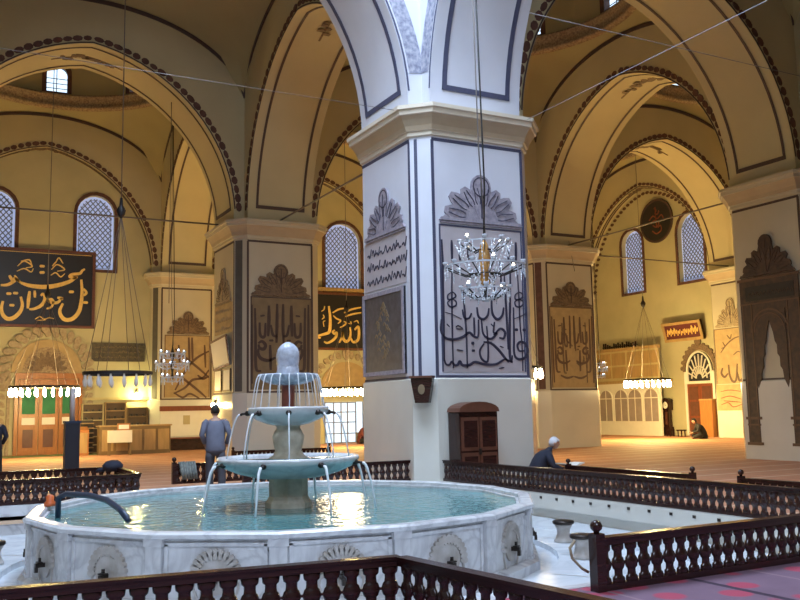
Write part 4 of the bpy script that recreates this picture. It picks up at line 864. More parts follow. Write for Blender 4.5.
# tilted frieze frame on the right wall
t = frame_board(side(0, 0), -1.3, 1.3, -.5, .5, .14, 'wood_tan', 'maroon', 'framed_inscription', 'maroon inscription in a wide gold frame leaning from the right wall', 'picture frame', (24.95, 17.3, 5.28), .16, (0, -.25, 0))
g = G(); random.seed(12)
for k in range(9): x = -1.05 + k * .235; g.ribbon(side(0, 0), smooth2([(x, -.2), (x + .08, random.uniform(0, .3)), (x + .14, -.1), (x + .22, .1)], 3), .04, .125, .03)
g.build('lettering', 'gold', t)
# framed papers on the beige pillar's left face
frame_board(side(0, 0), -1.0, .95, -.52, .5, .07, 'wood_frame', 'paper', 'picture_frame', 'white framed sheet tilted on the side of the beige pillar', 'picture frame', (-.08, 13.75, 3.62), .05, (-.07, -.12, 0))
frame_board(side(0, 0), -.42, .42, -.38, .38, .05, 'wood_brown', 'paper', 'picture_frame', 'small cream framed sheet under the tilted one, left of the pair', 'picture frame', (-.02, 14.2, 2.68), .03)
frame_board(side(0, 0), -.42, .42, -.38, .38, .05, 'wood_brown', 'paper', 'picture_frame', 'small cream framed sheet under the tilted one, right of the pair', 'picture frame', (-.02, 13.2, 2.68), .03)

# portal on the back wall
pt = thing('carved_portal', 'stone portal with scrolled arch around the orange wooden door at left', 'portal', (-4.3, 25.18, 0))
F = front(0, 0)
g = G()
for k in range(19):
    a = -.30 + (PI + .60) * k / 18; r = 1.55; cx, cy = r * math.cos(a), 3.55 + r * math.sin(a) * 1.0
    g.prism(F, petal(cx, cy, a + .55, .42, .15, 6), 0, .13); g.prism(F, [(cx + .13 * math.cos(q * PI / 5), cy + .13 * math.sin(q * PI / 5)) for q in range(10)], 0, .10)
g.build('scroll_ring', 'crest_pale', pt)
o = [(1.42 * math.cos(PI * k / 20), 3.45 + 1.42 * math.sin(PI * k / 20)) for k in range(21)]
G().prism(F, o, 0, .06).build('arch_band', 'panel_gold', pt)
o = [(1.0, 3.40)] + [(.98 * math.cos(PI * k / 16), 3.45 + 1.0 * math.sin(PI * k / 16) * (1 + .1 * math.sin(PI * k / 16))) for k in range(17)] + [(-1.0, 3.40)]
ty = G().prism(F, o, .06, .09).build('tympanum', 'floral_tan', pt)
g = G()
for k in range(9): a = PI * (k + .5) / 9; g.prism(F, petal(.2 * math.cos(a), 3.52 + .2 * math.sin(a), a, .62, .1, 5), .09, .115 + .003 * k)
g.build('carved_leaf', 'crest_brown', ty)
for s_ in (-1, 1):
    g = G()
    for k in range(9): g.prism(F, petal(s_ * 1.62, .3 + k * .34, PI / 2 + s_ * -.9, .34, .12, 5), 0, .10)
    g.fbox(F, *(sorted((s_ * 1.42, s_ * 1.55))), 0, 3.4, 0, .08); g.build('scrolled_jamb', 'crest_pale', pt)
do = bpy.data.objects.new('door_1', None); COL.objects.link(do); structure(do); do.location = (-4.2, 25.1, 0)
G().fbox(F, -1.36, 1.34, 3.18, 3.42, 0, .14).fbox(F, -1.36, -1.22, 0, 3.18, 0, .14).fbox(F, 1.2, 1.34, 0, 3.18, 0, .14).build('door_frame', 'wood_orange', do)
for k in range(3):
    a0 = -1.2 + k * .8; lf = G().fbox(F, a0 + .01, a0 + .79, 0, 3.16, 0, .05)
    lf.fbox(F, a0 + .03, a0 + .14, .05, 3.1, .05, .08); lf.fbox(F, a0 + .66, a0 + .77, .05, 3.1, .05, .08); lf.fbox(F, a0 + .14, a0 + .66, 1.14, 1.22, .05, .08); lf.fbox(F, a0 + .14, a0 + .66, .08, .2, .05, .08)
    l = lf.build('door_leaf', 'wood_orange', do)
    G().fbox(F, a0 + .14, a0 + .66, 1.7, 2.75, .055, .065).build('green_pane', 'green_cloth', l)
    G().fbox(F, a0 + .14, a0 + .66, 1.25, 1.55, .055, .068).build('white_notice', 'paper', l)
    G().fbox(F, a0 + .2, a0 + .6, .3, 1.05, .05, .07).build('lower_panel', 'wood_frame', l)

# glass door at the back, seen beside the middle pillar
t = thing('carved_doorway', 'pale carved doorway arch over the bright glass door', 'portal', (9.75, 25.18, 0))
g = G()
for k in range(17):
    a = PI * k / 16; r = 1.45 + .25 * math.sin(a); g.prism(F, petal(r * math.cos(a), 2.75 + r * .85 * math.sin(a), a + .4, .36, .13, 5), 0, .1)
g.prism(F, petal(0, 4.1, PI / 2, .62, .22), 0, .12)
g.build('crested_arch', 'crest_pale', t)
G().prism(F, [(1.4 * math.cos(PI * k / 16), 2.7 + 1.4 * math.sin(PI * k / 16) * .95) for k in range(17)], 0, .05).build('arch_field', 'panel_gold', t)
G().fbox(F, -1.5, -1.25, 0, 2.75, 0, .14).fbox(F, 1.25, 1.5, 0, 2.75, 0, .14).fbox(F, -1.5, 1.5, 2.55, 2.75, 0, .14).build('jamb', 'plaster', t)
do = bpy.data.objects.new('door_2', None); COL.objects.link(do); structure(do); do.location = (9.75, 25.15, 0)
G().fbox(F, -1.22, 1.22, 0, 2.02, 0, .02).build('door_glass', 'pane_door', do)
g = G()
for a in (-1.22, -.75, -.35, 0, .45, .85, 1.17): g.fbox(F, a, a + .05, 0, 2.02, .02, .06)
for h in (.0, .45, 1.0, 1.5, 1.97): g.fbox(F, -1.22, .45, h, h + .045, .02, .05)
g.fbox(F, .5, 1.2, 0, .5, .02, .04); g.build('door_bar', 'lattice', do)

# shoe shelves at the back wall, one thing per unit
def shelf_unit(x, y, w, h, n, m, label):
    t = thing('shoe_shelf', label, 'shelf', (x, y, 0))
    G().box(0, w, -.30, 0, 0, h).build('carcass', 'shelf_dark', t)
    g = G()
    for k in range(n + 1): z = h * k / n; g.box(0, w, -.42, -.28, max(0, z - .035), z + .01 if k else .03)
    g.box(-.03, .02, -.42, -.02, 0, h); g.box(w - .02, w + .03, -.42, -.02, 0, h); g.build('shelf_board', m, t)
    return t
su = [shelf_unit(-2.87, 25.1, .85, 2.1, 6, 'shelf_pale', 'pale shoe shelves on the back wall, next to the portal'),
      shelf_unit(-1.92, 25.1, .85, 2.15, 6, 'wood_tan', 'pale shoe shelves on the back wall, middle unit'),
      shelf_unit(-.98, 25.1, .85, 1.9, 5, 'wood_brown', 'darker shoe shelves on the back wall beside the pillar')]
random.seed(21); src = None
for ui, (x, h, n) in enumerate(((-2.87, 2.1, 6), (-1.92, 2.15, 6), (-.98, 1.9, 5))):
    for r_ in range(n):
        if h * r_ / n < 1.0: continue
        for k in range(3):
            if src is None:
                src = G().box(-.05, .05, -.05, .05, 0, .04).lathe([(.05, .0), (.055, .05), (.05, .09), (.03, .10)], 10).build('shoe', 'shoe'); o = src
                tag(o, 'dark shoe standing on the shelves at the back wall', 'shoe', 'shoes on the back wall shelves')
            else: o = src.copy(); COL.objects.link(o)
            o.location = (x + .16 + k * .27 + random.uniform(-.03, .03), 25.1 - .35, h * r_ / n + .012)

wb = G().box(-2.95, .0, 0, .12, 0, .12); tag(wb.build('timber_rail', 'shelf_pale', None, (.0, 25.06, 2.25)), 'pale timber rail above the shoe shelves', 'rail')
ct = thing('wooden_counter', 'long brown wooden counter in front of the shoe shelves', 'counter', (-1.2, 22.3, 0))
G().box(-1.4, 1.45, -.3, .3, 0, 1.12).build('counter_body', 'wood_brown', ct); G().box(-1.45, 1.5, -.35, .35, 1.12, 1.18).build('counter_top', 'wood_tan', ct)
g = G()
for k in range(5): g.box(-1.3 + k * .56, -.85 + k * .56, -.32, -.3, .15, 1.0)
g.build('counter_panel', 'wood_tan', ct)
bx = thing('display_table', 'small white box table standing before the brown counter', 'table', (-1.9, 21.5, 0))
G().box(-.45, .45, -.2, .2, .5, .98).build('table_box', 'white', bx)
for sx_ in (-.4, .4):
    for sy in (-.15, .15): G().box(sx_ - .03, sx_ + .03, sy - .03, sy + .03, 0, .5).build('leg', 'wood_brown', bx)
t = thing('notice_card', 'small pinkish notice card standing on the white box', 'sign', (-1.75, 21.5, .98)); G().box(-.25, .25, -.02, .02, 0, .28).build('card', 'wood_orange', t); G().box(-.2, .2, -.03, -.02, .05, .22).build('print', 'paper', t)
t = thing('slatted_rack', 'narrow dark rack of shoes between the podium and the counter', 'rack', (-2.85, 23.5, 0))
g = G()
for k in range(7): g.box(-.25, .25, -.15, .15, .05 + k * .2, .09 + k * .2)
g.build('rack_shelf', 'wood_tan', t); G().box(-.25, .25, .12, .16, 0, 1.4).build('rack_back', 'shoe', t)
t = thing('wooden_podium', 'light orange wooden podium beside the portal door', 'podium', (-3.25, 22.6, 0))
G().add([(-.3, -.25, 0), (.3, -.25, 0), (.3, .25, 0), (-.3, .25, 0), (-.3, -.25, 1.0), (.3, -.25, 1.0), (.3, .25, 1.15), (-.3, .25, 1.15)], [(0, 1, 2, 3), (4, 5, 6, 7), (0, 1, 5, 4), (1, 2, 6, 5), (2, 3, 7, 6), (3, 0, 4, 7)]).build('podium_body', 'wood_orange', t)
G().box(-.24, .24, -.27, -.25, .1, .9).build('front_panel', 'wood_tan', t)
bs = thing('donation_stand', 'dark blue upright box with a pale column above, behind the left railings', 'stand', (-5.78, 6.4, 0))
G().box(-.16, .16, -.14, .14, 0, 1.45).build('stand_box', 'blueblack', bs); G().box(-.18, .18, -.16, .16, 1.43, 1.48).build('stand_lid', 'hose', bs)
G().lathe([(.06, 1.48), (.06, 2.2), (.03, 2.24)], 12).build('column', 'clearcol', bs)
t = thing('low_bench', 'low dark bench under the pale wall board right of the counter', 'bench', (1.55, 24.0, 0)); G().box(-1.2, 1.2, -.2, .2, .5, .56).build('seat', 'wood_red', t)
G().box(-1.15, 1.15, .1, .14, 0, .5).build('back_board', 'wood_dark', t)
for sx_ in (-1.1, 1.1): G().box(sx_ - .04, sx_ + .04, -.18, .18, 0, .5).build('leg', 'wood_dark', t)
t = thing('wall_board', 'pale board with a reddish top rail low on the back wall pillar', 'board', (1.5, 24.28, .62)); G().box(-1.15, 1.2, 0, .04, 0, 1.1).build('board', 'white', t); G().box(-1.2, 1.25, -.03, .05, 1.1, 1.32).build('top_rail', 'wood_red', t)
g = G().box(-.15, .15, -.02, 0, .5, .9); g.build('framed_note', 'shelf_pale', t)
# runner at the portal
tag(G().box(-6.6, -2.2, 22.6, 24.4, 0, .012).build('floor_runner', 'green_edge'), 'green and red runner carpet in front of the orange portal door', 'carpet')

# right wall: door with fanlight, clock, gallery
F = side(0, 0)
t = thing('fanlight_portal', 'white fanlight arch over the red door on the right wall', 'portal', (25.18, 16.6, 0))
o = [(.84, 2.6)] + [(.84 * math.cos(PI * k / 16), 3.2 + 1.0 * math.sin(PI * k / 16)) for k in range(17)] + [(-.84, 2.6)]
fl = G().prism(F, o, 0, .04).build('fan_ground', 'dark_recess', t)
g = G()
oi = [(p[0] * .86, 2.72 + (p[1] - 2.6) * .88) for p in o]
g.rings([[F(*p, .0) for p in o], [F(*p, .1) for p in o], [F(*p, .1) for p in oi], [F(*p, .03) for p in oi]], False)
for k in range(9):
    a = PI * (k + .5) / 9; g.ribbon(F, [(.22 * math.cos(a), 2.85 + .22 * math.sin(a)), (.72 * math.cos(a), 2.95 + 1.1 * math.sin(a))], .05, .09, .05)
for r_ in (.22, .5): g.ribbon(F, [(r_ * math.cos(PI * k / 14), 2.85 + r_ * 1.2 * math.sin(PI * k / 14)) for k in range(15)], .05, .09, .05)
g.build('tracery', 'white', fl)
g = G()
g.ribbon(F, [(1.02 * math.cos(PI * k / 20), 3.2 + 1.22 * math.sin(PI * k / 20) ** .9) for k in range(21)], [.14 + .16 * math.sin(PI * k / 20) for k in range(21)], .06, .06)
for k in range(13):
    a = PI * (.06 + .88 * k / 12); g.prism(F, petal(1.02 * math.cos(a), 3.2 + 1.2 * math.sin(a), a + (.5 if k > 6 else -.5 if k < 6 else 0), .26, .11, 5), 0, .05)
g.prism(F, petal(0, 4.42, PI / 2, .5, .2), 0, .09); g.build('carved_crest', 'crest_brown', t)
G().fbox(F, -.98, -.84, 0, 3.2, 0, .1).fbox(F, .84, .98, 0, 3.2, 0, .1).build('jamb', 'white', t)
do = bpy.data.objects.new('door_3', None); COL.objects.link(do); structure(do); do.location = (25.16, 16.6, 0)
for s0 in (-.82, .01):
    l = G().fbox(F, s0, s0 + .81, 0, 2.58, 0, .05).build('door_leaf', 'wood_red', do)
    for h0, h1 in ((.15, .9), (1.0, 1.7), (1.8, 2.45)): G().fbox(F, s0 + .12, s0 + .69, h0, h1, .05, .07).build('door_panel', 'wood_frame', l)
t = thing('wooden_screen', 'orange-brown wooden screen just right of the red door', 'screen', (24.70, 15.70, 0)); G().box(-.25, .05, -.4, .35, 0, 1.75).build('screen_panel', 'wood_orange', t); G().box(-.28, .08, -.43, .38, 1.75, 1.82).build('top_rail', 'wood_tan', t)
ck = thing('longcase_clock', 'dark tall clock with a pale dial standing left of the red door', 'clock', (24.98, 18.75, 0))
G().fbox(F, -.24, .24, 0, .45, -.15, .15).fbox(F, -.16, .16, .45, 1.3, -.12, .12).fbox(F, -.24, .24, 1.3, 1.78, -.15, .15).prism(F, [(-.26, 1.78), (.26, 1.78), (.2, 1.86), (0, 1.93), (-.2, 1.86)], -.16, .17).build('clock_case', 'wood_dark', ck)
dl = G().prism(F, [(.17 * math.cos(k * PI / 10), 1.55 + .17 * math.sin(k * PI / 10)) for k in range(20)], .15, .165).build('dial', 'paper', ck)
G().fbox(F, -.008, .008, 1.55, 1.68, .165, .17).fbox(F, 0, .1, 1.545, 1.56, .165, .17).build('clock_hand', 'iron', dl)
G().fbox(F, -.08, .08, .55, 1.2, .12, .13).build('case_window', 'wood_frame', ck)
gy = thing('timber_gallery', 'pale timber gallery with arched partition below, in the right corner', 'gallery', (24.3, 20.9, 0))
G().fbox(F, -2.45, 2.45, 2.75, 2.9, -.85, .08).fbox(F, -2.45, 2.45, 4.5, 4.66, -.1, .1).build('gallery_beam', 'wood_tan', gy)
G().fbox(F, -2.4, 2.4, 2.9, 4.5, -.06, 0).build('parapet', 'shelf_pale', gy)
for k in range(4):
    a = -2.35 + k * 1.19; G().fbox(F, a + .06, a + 1.12, 3.05, 3.65, 0, .03).build('parapet_panel', 'wood_tan', gy); G().fbox(F, a + .06, a + 1.12, 3.75, 4.4, 0, .03).build('parapet_panel', 'wood_tan', gy)
pa = G().fbox(F, -2.4, 2.4, 0, 2.75, -.1, 0).build('partition', 'white', gy)
M['lilac'] = mat('lilac_glass', (.33, .27, .25), .35, .15, 3)
for k in range(4):
    c = -1.8 + k * 1.2 + (.06 if k < 2 else -.06)
    w_ = G().prism(F, [(c - .5, .75), (c + .5, .75)] + [(c + .5 * math.cos(PI * q / 10), 1.95 + .45 * math.sin(PI * q / 10)) for q in range(11)], 0, .015).build('arched_pane', 'lilac', pa)
    g = G(); g.fbox(F, c - .02, c + .02, .75, 2.4, .015, .03); g.fbox(F, c - .5, c + .5, 1.93, 1.98, .015, .03); g.build('glazing_bar', 'white', w_)
g = G()
for k in range(4):
    c = -1.8 + k * 1.2 + (.06 if k < 2 else -.06); g.ribbon(F, [(c - .53, .72), (c - .53, 1.95)] + [(c + .53 * math.cos(PI - PI * q / 10), 1.95 + .48 * math.sin(PI * q / 10)) for q in range(11)] + [(c + .53, .72)], .05, .05, .05)
g.build('pane_surround', 'white', pa)
g = G(); random.seed(6)
for k in range(16): a = -2.3 + k * .17; g.fbox(F, a, a + .05, 4.66, 4.66 + random.uniform(.18, .42), -.5, -.42)
g.fbox(F, -2.35, .4, 4.78, 4.83, -.5, -.42); g.build('dark_railing', 'wood_dark', gy)
for k, (y, lb) in enumerate(((17.95, 'small dark stool by the right wall next to the clock'), (17.2, 'low wide dark stool by the right wall in front of the red door'))):
    t = thing('low_stool', lb, 'stool', (24.3, y, 0)); G().box(-.15, .15, -.14 - .06 * k, .14 + .06 * k, .28, .34).build('seat', 'wood_dark', t)
    for sx_ in (-.12, .12):
        for sy in (-.11, .11): G().box(sx_ - .02, sx_ + .02, sy - .02, sy + .02, 0, .28).build('leg', 'wood_dark', t)
# ------------------------------------------------------------------ lamps
def light(kind, name, loc, energy, col, **kw):
    d = bpy.data.lights.new(name, kind); d.energy = energy; d.color = col
    for k, v in kw.items(): setattr(d, k, v)
    o = bpy.data.objects.new(name, d); COL.objects.link(o); o.location = loc; return o
WARM = (1, .71, .25)
def ring_chandelier(x, y, z, r, label, lit=True, n=20, power=600, ztop=15.0, apex=3.6):
    t = thing('ring_chandelier', label, 'chandelier', (x, y, z))
    G().rings([[(q * math.cos(2 * PI * k / 40), q * math.sin(2 * PI * k / 40), h) for k in range(40)] for q, h in ((r, .18), (r + .05, .18), (r + .05, .26), (r, .26), (r, .18))], False).build('metal_ring', 'iron', t)
    g = G()
    for k in range(6): a = PI * k / 3; g.tube([(r * math.cos(a), r * math.sin(a), .26), (0, 0, apex)], .008, 4)
    g.build('chain', 'wire', t)
    k_ = G().lathe([(.02, apex - .1), (.09, apex), (.12, apex + .12), (.05, apex + .25), (.03, apex + .45)], 12).build('finial_ball', 'iron', t)
    G().tube([(0, 0, apex + .3), (0, 0, ztop - z)], .014, 4).build('suspension_cable', 'wire', t)
    src = None
    for k in range(n):
        a = 2 * PI * k / n
        if src is None: b = G().lathe([(.015, -.12), (.035, -.09), (.048, -.03), (.05, .03), (.03, .08), (.02, .18)], 10).build('glass_lamp', 'bulb' if lit else 'cup_glow', t); src = b
        else: b = src.copy(); COL.objects.link(b); b.parent = t
        b.location = (r * math.cos(a), r * math.sin(a), 0)
    if lit: light('POINT', 'lamp_light', (x, y, z - .05), power, WARM, shadow_soft_size=.35)
    return t
RC = 'ring chandeliers'
ring_chandelier(-4.95, 19.76, 2.45, 1.2, 'brightly lit ring chandelier in front of the orange portal door', n=26, power=800)
ring_chandelier(-4.55, 7.58, 2.42, .80, 'unlit dark ring chandelier with small glass cups, nearer and right of the lit one', lit=False, n=16, apex=4.3)
ring_chandelier(7.35, 19.76, 2.35, 1.1, 'brightly lit ring chandelier before the glass door beside the middle pillar', n=26, power=900)
ring_chandelier(20.1, 14.95, 2.5, 1.0, 'brightly lit ring chandelier hanging before the timber gallery at right', n=24, power=1900, ztop=13.6)
ring_chandelier(7.42, 7.58, 2.6, 1.0, 'lit ring chandelier just right of the middle pillar, only two lamps showing', power=270)
ring_chandelier(19.9, 6.6, 2.6, 1.2, 'unseen ring chandelier added behind the right edge pillar to light its bay', power=340)  # added out of view to supply the warm light at the right edge
# crystal chandeliers
def crystal_chandelier(x, y, z, s, label, ztop, tint='crystal', tiers=((.48, .46, 8), (.02, .76, 12), (-.42, .46, 8)), body=True, bulbs=True):
    t = thing('crystal_chandelier', label, 'chandelier', (x, y, z)); random.seed(int(abs(x * 100)))
    G().lathe([(.02 * s, -.55 * s), (.05 * s, -.5 * s), (.03 * s, -.3 * s), (.07 * s, -.1 * s), (.04 * s, .1 * s), (.08 * s, .3 * s), (.03 * s, .5 * s), (.015 * s, .62 * s)], 12).build('stem', 'iron', t)
    G().tube([(0, 0, .6 * s), (.05 * s, 0, 1.6 * s), (-.08, 0, ztop - z)], .016, 5).build('suspension_cable', 'iron', t)
    G().tube([(.03, 0, .6 * s), (-.06 * s, 0, 2.4 * s), (-.10, .03, ztop - z)], .012, 5).build('power_cable', 'wire', t)
    if body: G().lathe([(.03 * s, -.42 * s), (.10 * s, -.3 * s), (.07 * s, -.05 * s), (.12 * s, .15 * s), (.08 * s, .42 * s), (.03 * s, .52 * s)], 14).build('amber_column', 'amber', t)
    for h, r, n in tiers:
        g = G()
        for k in range(n):
            a = 2 * PI * (k + .3) / n; q = [(0, 0, (h - .12) * s), (r * .5 * s * math.cos(a), r * .5 * s * math.sin(a), (h - .18) * s), (r * s * math.cos(a), r * s * math.sin(a), (h - .02) * s)]
            g.tube(q, .013 * s, 5)
        g.build('arm', 'iron' if body else tint, t)
        g = G()
        g.rings([[(r * f * s * math.cos(2 * PI * k / 30), r * f * s * math.sin(2 * PI * k / 30), (h + dz) * s) for k in range(30)] for f, dz in ((.98, -.03), (1.03, -.03), (1.03, 0), (.98, 0), (.98, -.03))], False); g.build('glass_hoop', tint, t)
        src = None
        for k in range(n):
            a = 2 * PI * (k + .3) / n
            if src is None: c = G().lathe([(.012 * s, 0), (.045 * s, .02 * s), (.06 * s, .06 * s), (.05 * s, .07 * s), (.02 * s, .05 * s)], 8).build('candle_cup', tint, t); src = c
            else: c = src.copy(); COL.objects.link(c); c.parent = t
            c.location = (r * s * math.cos(a), r * s * math.sin(a), h * s)
        if bulbs:
            src = None
            for k in range(0, n, 4 if body else 2):
                a = 2 * PI * (k + .3) / n
                if src is None: c = G().lathe([(.008 * s, 0), (.022 * s, .03 * s), (.012 * s, .07 * s)], 8).build('bulb', 'lamp_small' if body else 'added_cool_bulb', t); src = c
                else: c = src.copy(); COL.objects.link(c); c.parent = t
                c.location = (r * s * math.cos(a), r * s * math.sin(a), (h + .05) * s)
    # strings of crystal drops, one part
    g = G()
    def drop(px, py, pz, k=1.0):
        q = .018 * s * k; g.add([(px + q, py, pz), (px, py + q, pz), (px - q, py, pz), (px, py - q, pz), (px, py, pz + q * 1.4), (px, py, pz - q * 2.4)], [(0, 1, 4), (1, 2, 4), (2, 3, 4), (3, 0, 4), (1, 0, 5), (2, 1, 5), (3, 2, 5), (0, 3, 5)])
    for ti, (h, r, n) in enumerate(tiers):
        for k in range(n * 2):
            a = PI * (k + .3) / n
            for d in range(3 + (k % 2) * 2): drop(r * s * math.cos(a), r * s * math.sin(a), (h - .05 - d * .045) * s, 1 + .3 * (d == 2))
    if body:
        for k in range(14):
            a = 2 * PI * k / 14
            for d in range(14):
                u = d / 13; rr = (.62 * (1 - u) ** 1.4 + .14 + .10 * math.sin(PI * u)) * .72; drop(rr * s * math.cos(a), rr * s * math.sin(a), (.42 - u * .85) * s, 1.1)
            for d in range(9):
                u = d / 8; rr = .40 * math.cos(u * PI / 2 * .9); drop(rr * s * math.cos(a + .2), rr * s * math.sin(a + .2), (-.45 - u * .18) * s, 1.1)
    g.build('crystal_drops', tint, t)['kind'] = 'stuff'
    return t
M['lamp_small'] = emis('small_lamp', (1, .85, .6), 30)
M['added_cool_bulb'] = emis('added_cool_glow', (.55, .72, 1), 9)  # cool bulbs added to brighten the blue glass chandeliers
M['amber'] = mat('amber_glass', (.50, .27, .09), .1, .3, 12)
M['crystal_blue'] = mat('blue_crystal', (.50, .62, .92), .08, .2, 30)
zc = 12.9
crystal_chandelier(-.40, -3.0, 4.0, .90, 'large crystal chandelier hanging before the slate-blue calligraphy of the middle pillar', 13.2)
t3 = ((.34, .42, 8), (-.02, .55, 10), (-.46, .36, 8))
crystal_chandelier(-.60, 18.3, 3.5, 1.12, 'blue glass three-tier chandelier before the crossed pattern pillar at left', 13.2, 'crystal_blue', t3, False, True)
crystal_chandelier(16.2, 13.6, 3.15, .62, 'small glass chandelier at the right edge of the tan pillar', 13.0, 'crystal_blue', t3, False, True)
def wall_lamp(F, loc, label, power, col=WARM, m='bulb', n=1):
    t = thing('wall_lamp', label, 'lamp', loc)
    for k in range(n):
        G().fbox(F, -.05 + k * .28, .05 + k * .28, -.02, .1, 0, .12).build('bracket', 'iron', t)
        b = G().lathe([(.03, -.16), (.075, -.12), (.08, -.05), (.03, 0)], 10).build('bulb', m, t); b.location = F(k * .28, 0, .14)
    light('POINT', 'wall_light', Vector(loc) + (F(0, -.1, .35)), power, col, shadow_soft_size=.1); return t
wall_lamp(front(0, 0), (-.55, 25.15, 2.55), 'bright wall lamp above the shoe shelves next to the pillar', 110, (1, .85, .30))
wall_lamp(side(0, 0), (-.02, 14.3, 1.95), 'bright lamp low on the side of the beige pillar, behind the standing man', 90, WARM)
# two loops of wire between the arches and tie rods
def wire(name, pts, r, m, label, cat='wire'):
    tag(G().tube(pts, r, 5).build(name, m), label, cat)
wire('tie_rod', [(0, L + S / 2, 8.0), (-9.2, L + S / 2, 8.0)], .03, 'wire', 'iron tie rod across the wide arch at upper left', 'tie rod')
wire('tie_rod', [(0, .36, 7.86), (-9.2, .36, 7.86)], .006, 'wire', 'pale tie rod running left from the top of the middle pillar', 'tie rod')
wire('tie_rod', [(2.6, 0, 7.85), (2.6, -9.2, 7.85)], .006, 'cable_pale', 'pale tie rod running up to the right from the top of the middle pillar', 'tie rod')
wire('hanging_wire', [(-.5, -4.66, 7.87), (12.2, -4.66, 7.87)], .007, 'wire', 'thin cross wire hung over the pale tie rod at upper right')
wire('tie_rod', [(L + S, L + S / 2, 8.0), (2 * L, L + S / 2, 8.0)], .03, 'wire', 'iron tie rod across the arch before the right wall', 'tie rod')
wire('tie_rod', [(L + S / 2, S, 8.0), (L + S / 2, L, 8.0)], .03, 'wire', 'iron tie rod across the large pale arch right of the middle pillar', 'tie rod')
wire('tie_rod', [(S / 2, S, 8.0), (S / 2, L, 8.0)], .03, 'wire', 'iron tie rod between the middle pillar and the beige pillar', 'tie rod')
wire('hanging_wire', [(-1.9, L + 1.3, 12.6), (-1.9, L + 1.3, 5.2)], .012, 'wire', 'thin wire hanging from the wide arch at upper left')
wire('hanging_wire', [(13.75, L + .9, 12.0), (13.7, L - .3, 6.9)], .012, 'wire', 'thin wire hanging in front of the tan pillar')

# ------------------------------------------------------------------ people
def skin_mesh(name, nodes, edges, m, parent, sub=2):
    me = bpy.data.meshes.new(name); me.from_pydata([n[:3] for n in nodes], edges, []); o = bpy.data.objects.new(name, me); COL.objects.link(o); o.parent = parent
    sk = o.modifiers.new('skin', 'SKIN'); sk.use_smooth_shade = True
    if not me.skin_vertices: me.skin_vertices.new()
    for i, n in enumerate(nodes):
        r = n[3] if isinstance(n[3], (tuple, list)) else (n[3], n[3]); me.skin_vertices[0].data[i].radius = r; me.skin_vertices[0].data[i].use_root = (i == 0)
    ss = o.modifiers.new('sub', 'SUBSURF'); ss.levels = sub; ss.render_levels = sub
    me.materials.append(M[m]); return o
def head(parent, p, face, m='skin', r=.10, cap=None, hair=True):
    """face: angle of the look direction in the xy plane"""
    g = G(); rings = []; N = 20
    for q in range(13):
        t = PI * q / 12; z = -math.cos(t) * 1.22; rr = math.sin(t) ** .85 if 0 < q < 12 else .02
        row = []
        for k in range(N):
            a = 2 * PI * k / N; x, y = rr * math.cos(a), rr * .80 * math.sin(a)
            x *= 1.0 - (.10 if z < -.4 and x < 0 else 0)
            if x > 0 and abs(a if a < PI else a - 2 * PI) < .35 and -.35 < z < .12: x += .17 * (1 - (z + .35) / .5)    # nose
            if x > .6 and .1 < z < .32: x -= .07                                                  # eye line
            row.append((x * r, y * r, z * r))
        rings.append(row)
    g.rings(rings, True, True)
    h = g.build('head', m, parent); h.location = p; h.rotation_euler = (0, 0, face)
    for s_ in (-1, 1):
        e = G().lathe([(.001, -.008), (.022, -.006), (.028, 0), (.02, .008), (.001, .006)], 10).build('ear', m, h)
        e.location = (-.005, s_ * r * .82, -.01); e.rotation_euler = (PI / 2, 0, 0)
        ey = G().lathe([(.001, -.01), (.01, 0), (.001, .01)], 8).build('eye', 'hair', h); ey.location = (r * .86, s_ * r * .33, r * .2)
    mo = G().box(-.004, .004, -.022, .022, -.004, .004).build('mouth', 'maroon', h); mo.location = (r * .86, 0, -r * .5)
    if hair:
        g = G(); rings = []
        for q in range(8):
            t = PI / 2 * q / 7; rr = math.cos(t) if q < 7 else .02; row = []
            for k in range(N):
                a = 2 * PI * k / N; x, y = rr * 1.08 * math.cos(a), rr * .88 * math.sin(a); z = 1.30 * math.sin(t) + (-.05 if q else -.05)
                if q == 0: z = .62 if x > .35 else (-.55 if x < -.1 else .1)
                row.append((x * r, y * r, z * r))
            rings.append(row)
        g.rings(rings, True, True); g.build('hair', cap or 'hair', h)
    return h
def hand(parent, p, d, m='skin', curl=.3):
    """palm with four unequal fingers and a thumb, pointing along d"""
    p, d = Vector(p), Vector(d).normalized(); sd = d.cross(Vector((0, 0, 1)));
    if sd.length < .2: sd = d.cross(Vector((1, 0, 0)))
    sd.normalize(); up = sd.cross(d); g = G()
    g.tube([p - d * .02, p + d * .03, p + d * .085], [.022, .035, .033], 8)
    for k, ln in enumerate((.065, .078, .073, .055)):
        b = p + d * .075 + sd * (.026 - .0175 * k); g.tube([b, b + d * ln * .5 - up * curl * .01, b + d * ln * .95 - up * curl * .05], [.0095, .009, .007], 6)
    b = p + d * .02 + sd * .028; g.tube([b, b + d * .03 + sd * .022, b + d * .062 + sd * .028 - up * .01], [.012, .0105, .008], 6)
    return g.build('hand', m, parent)
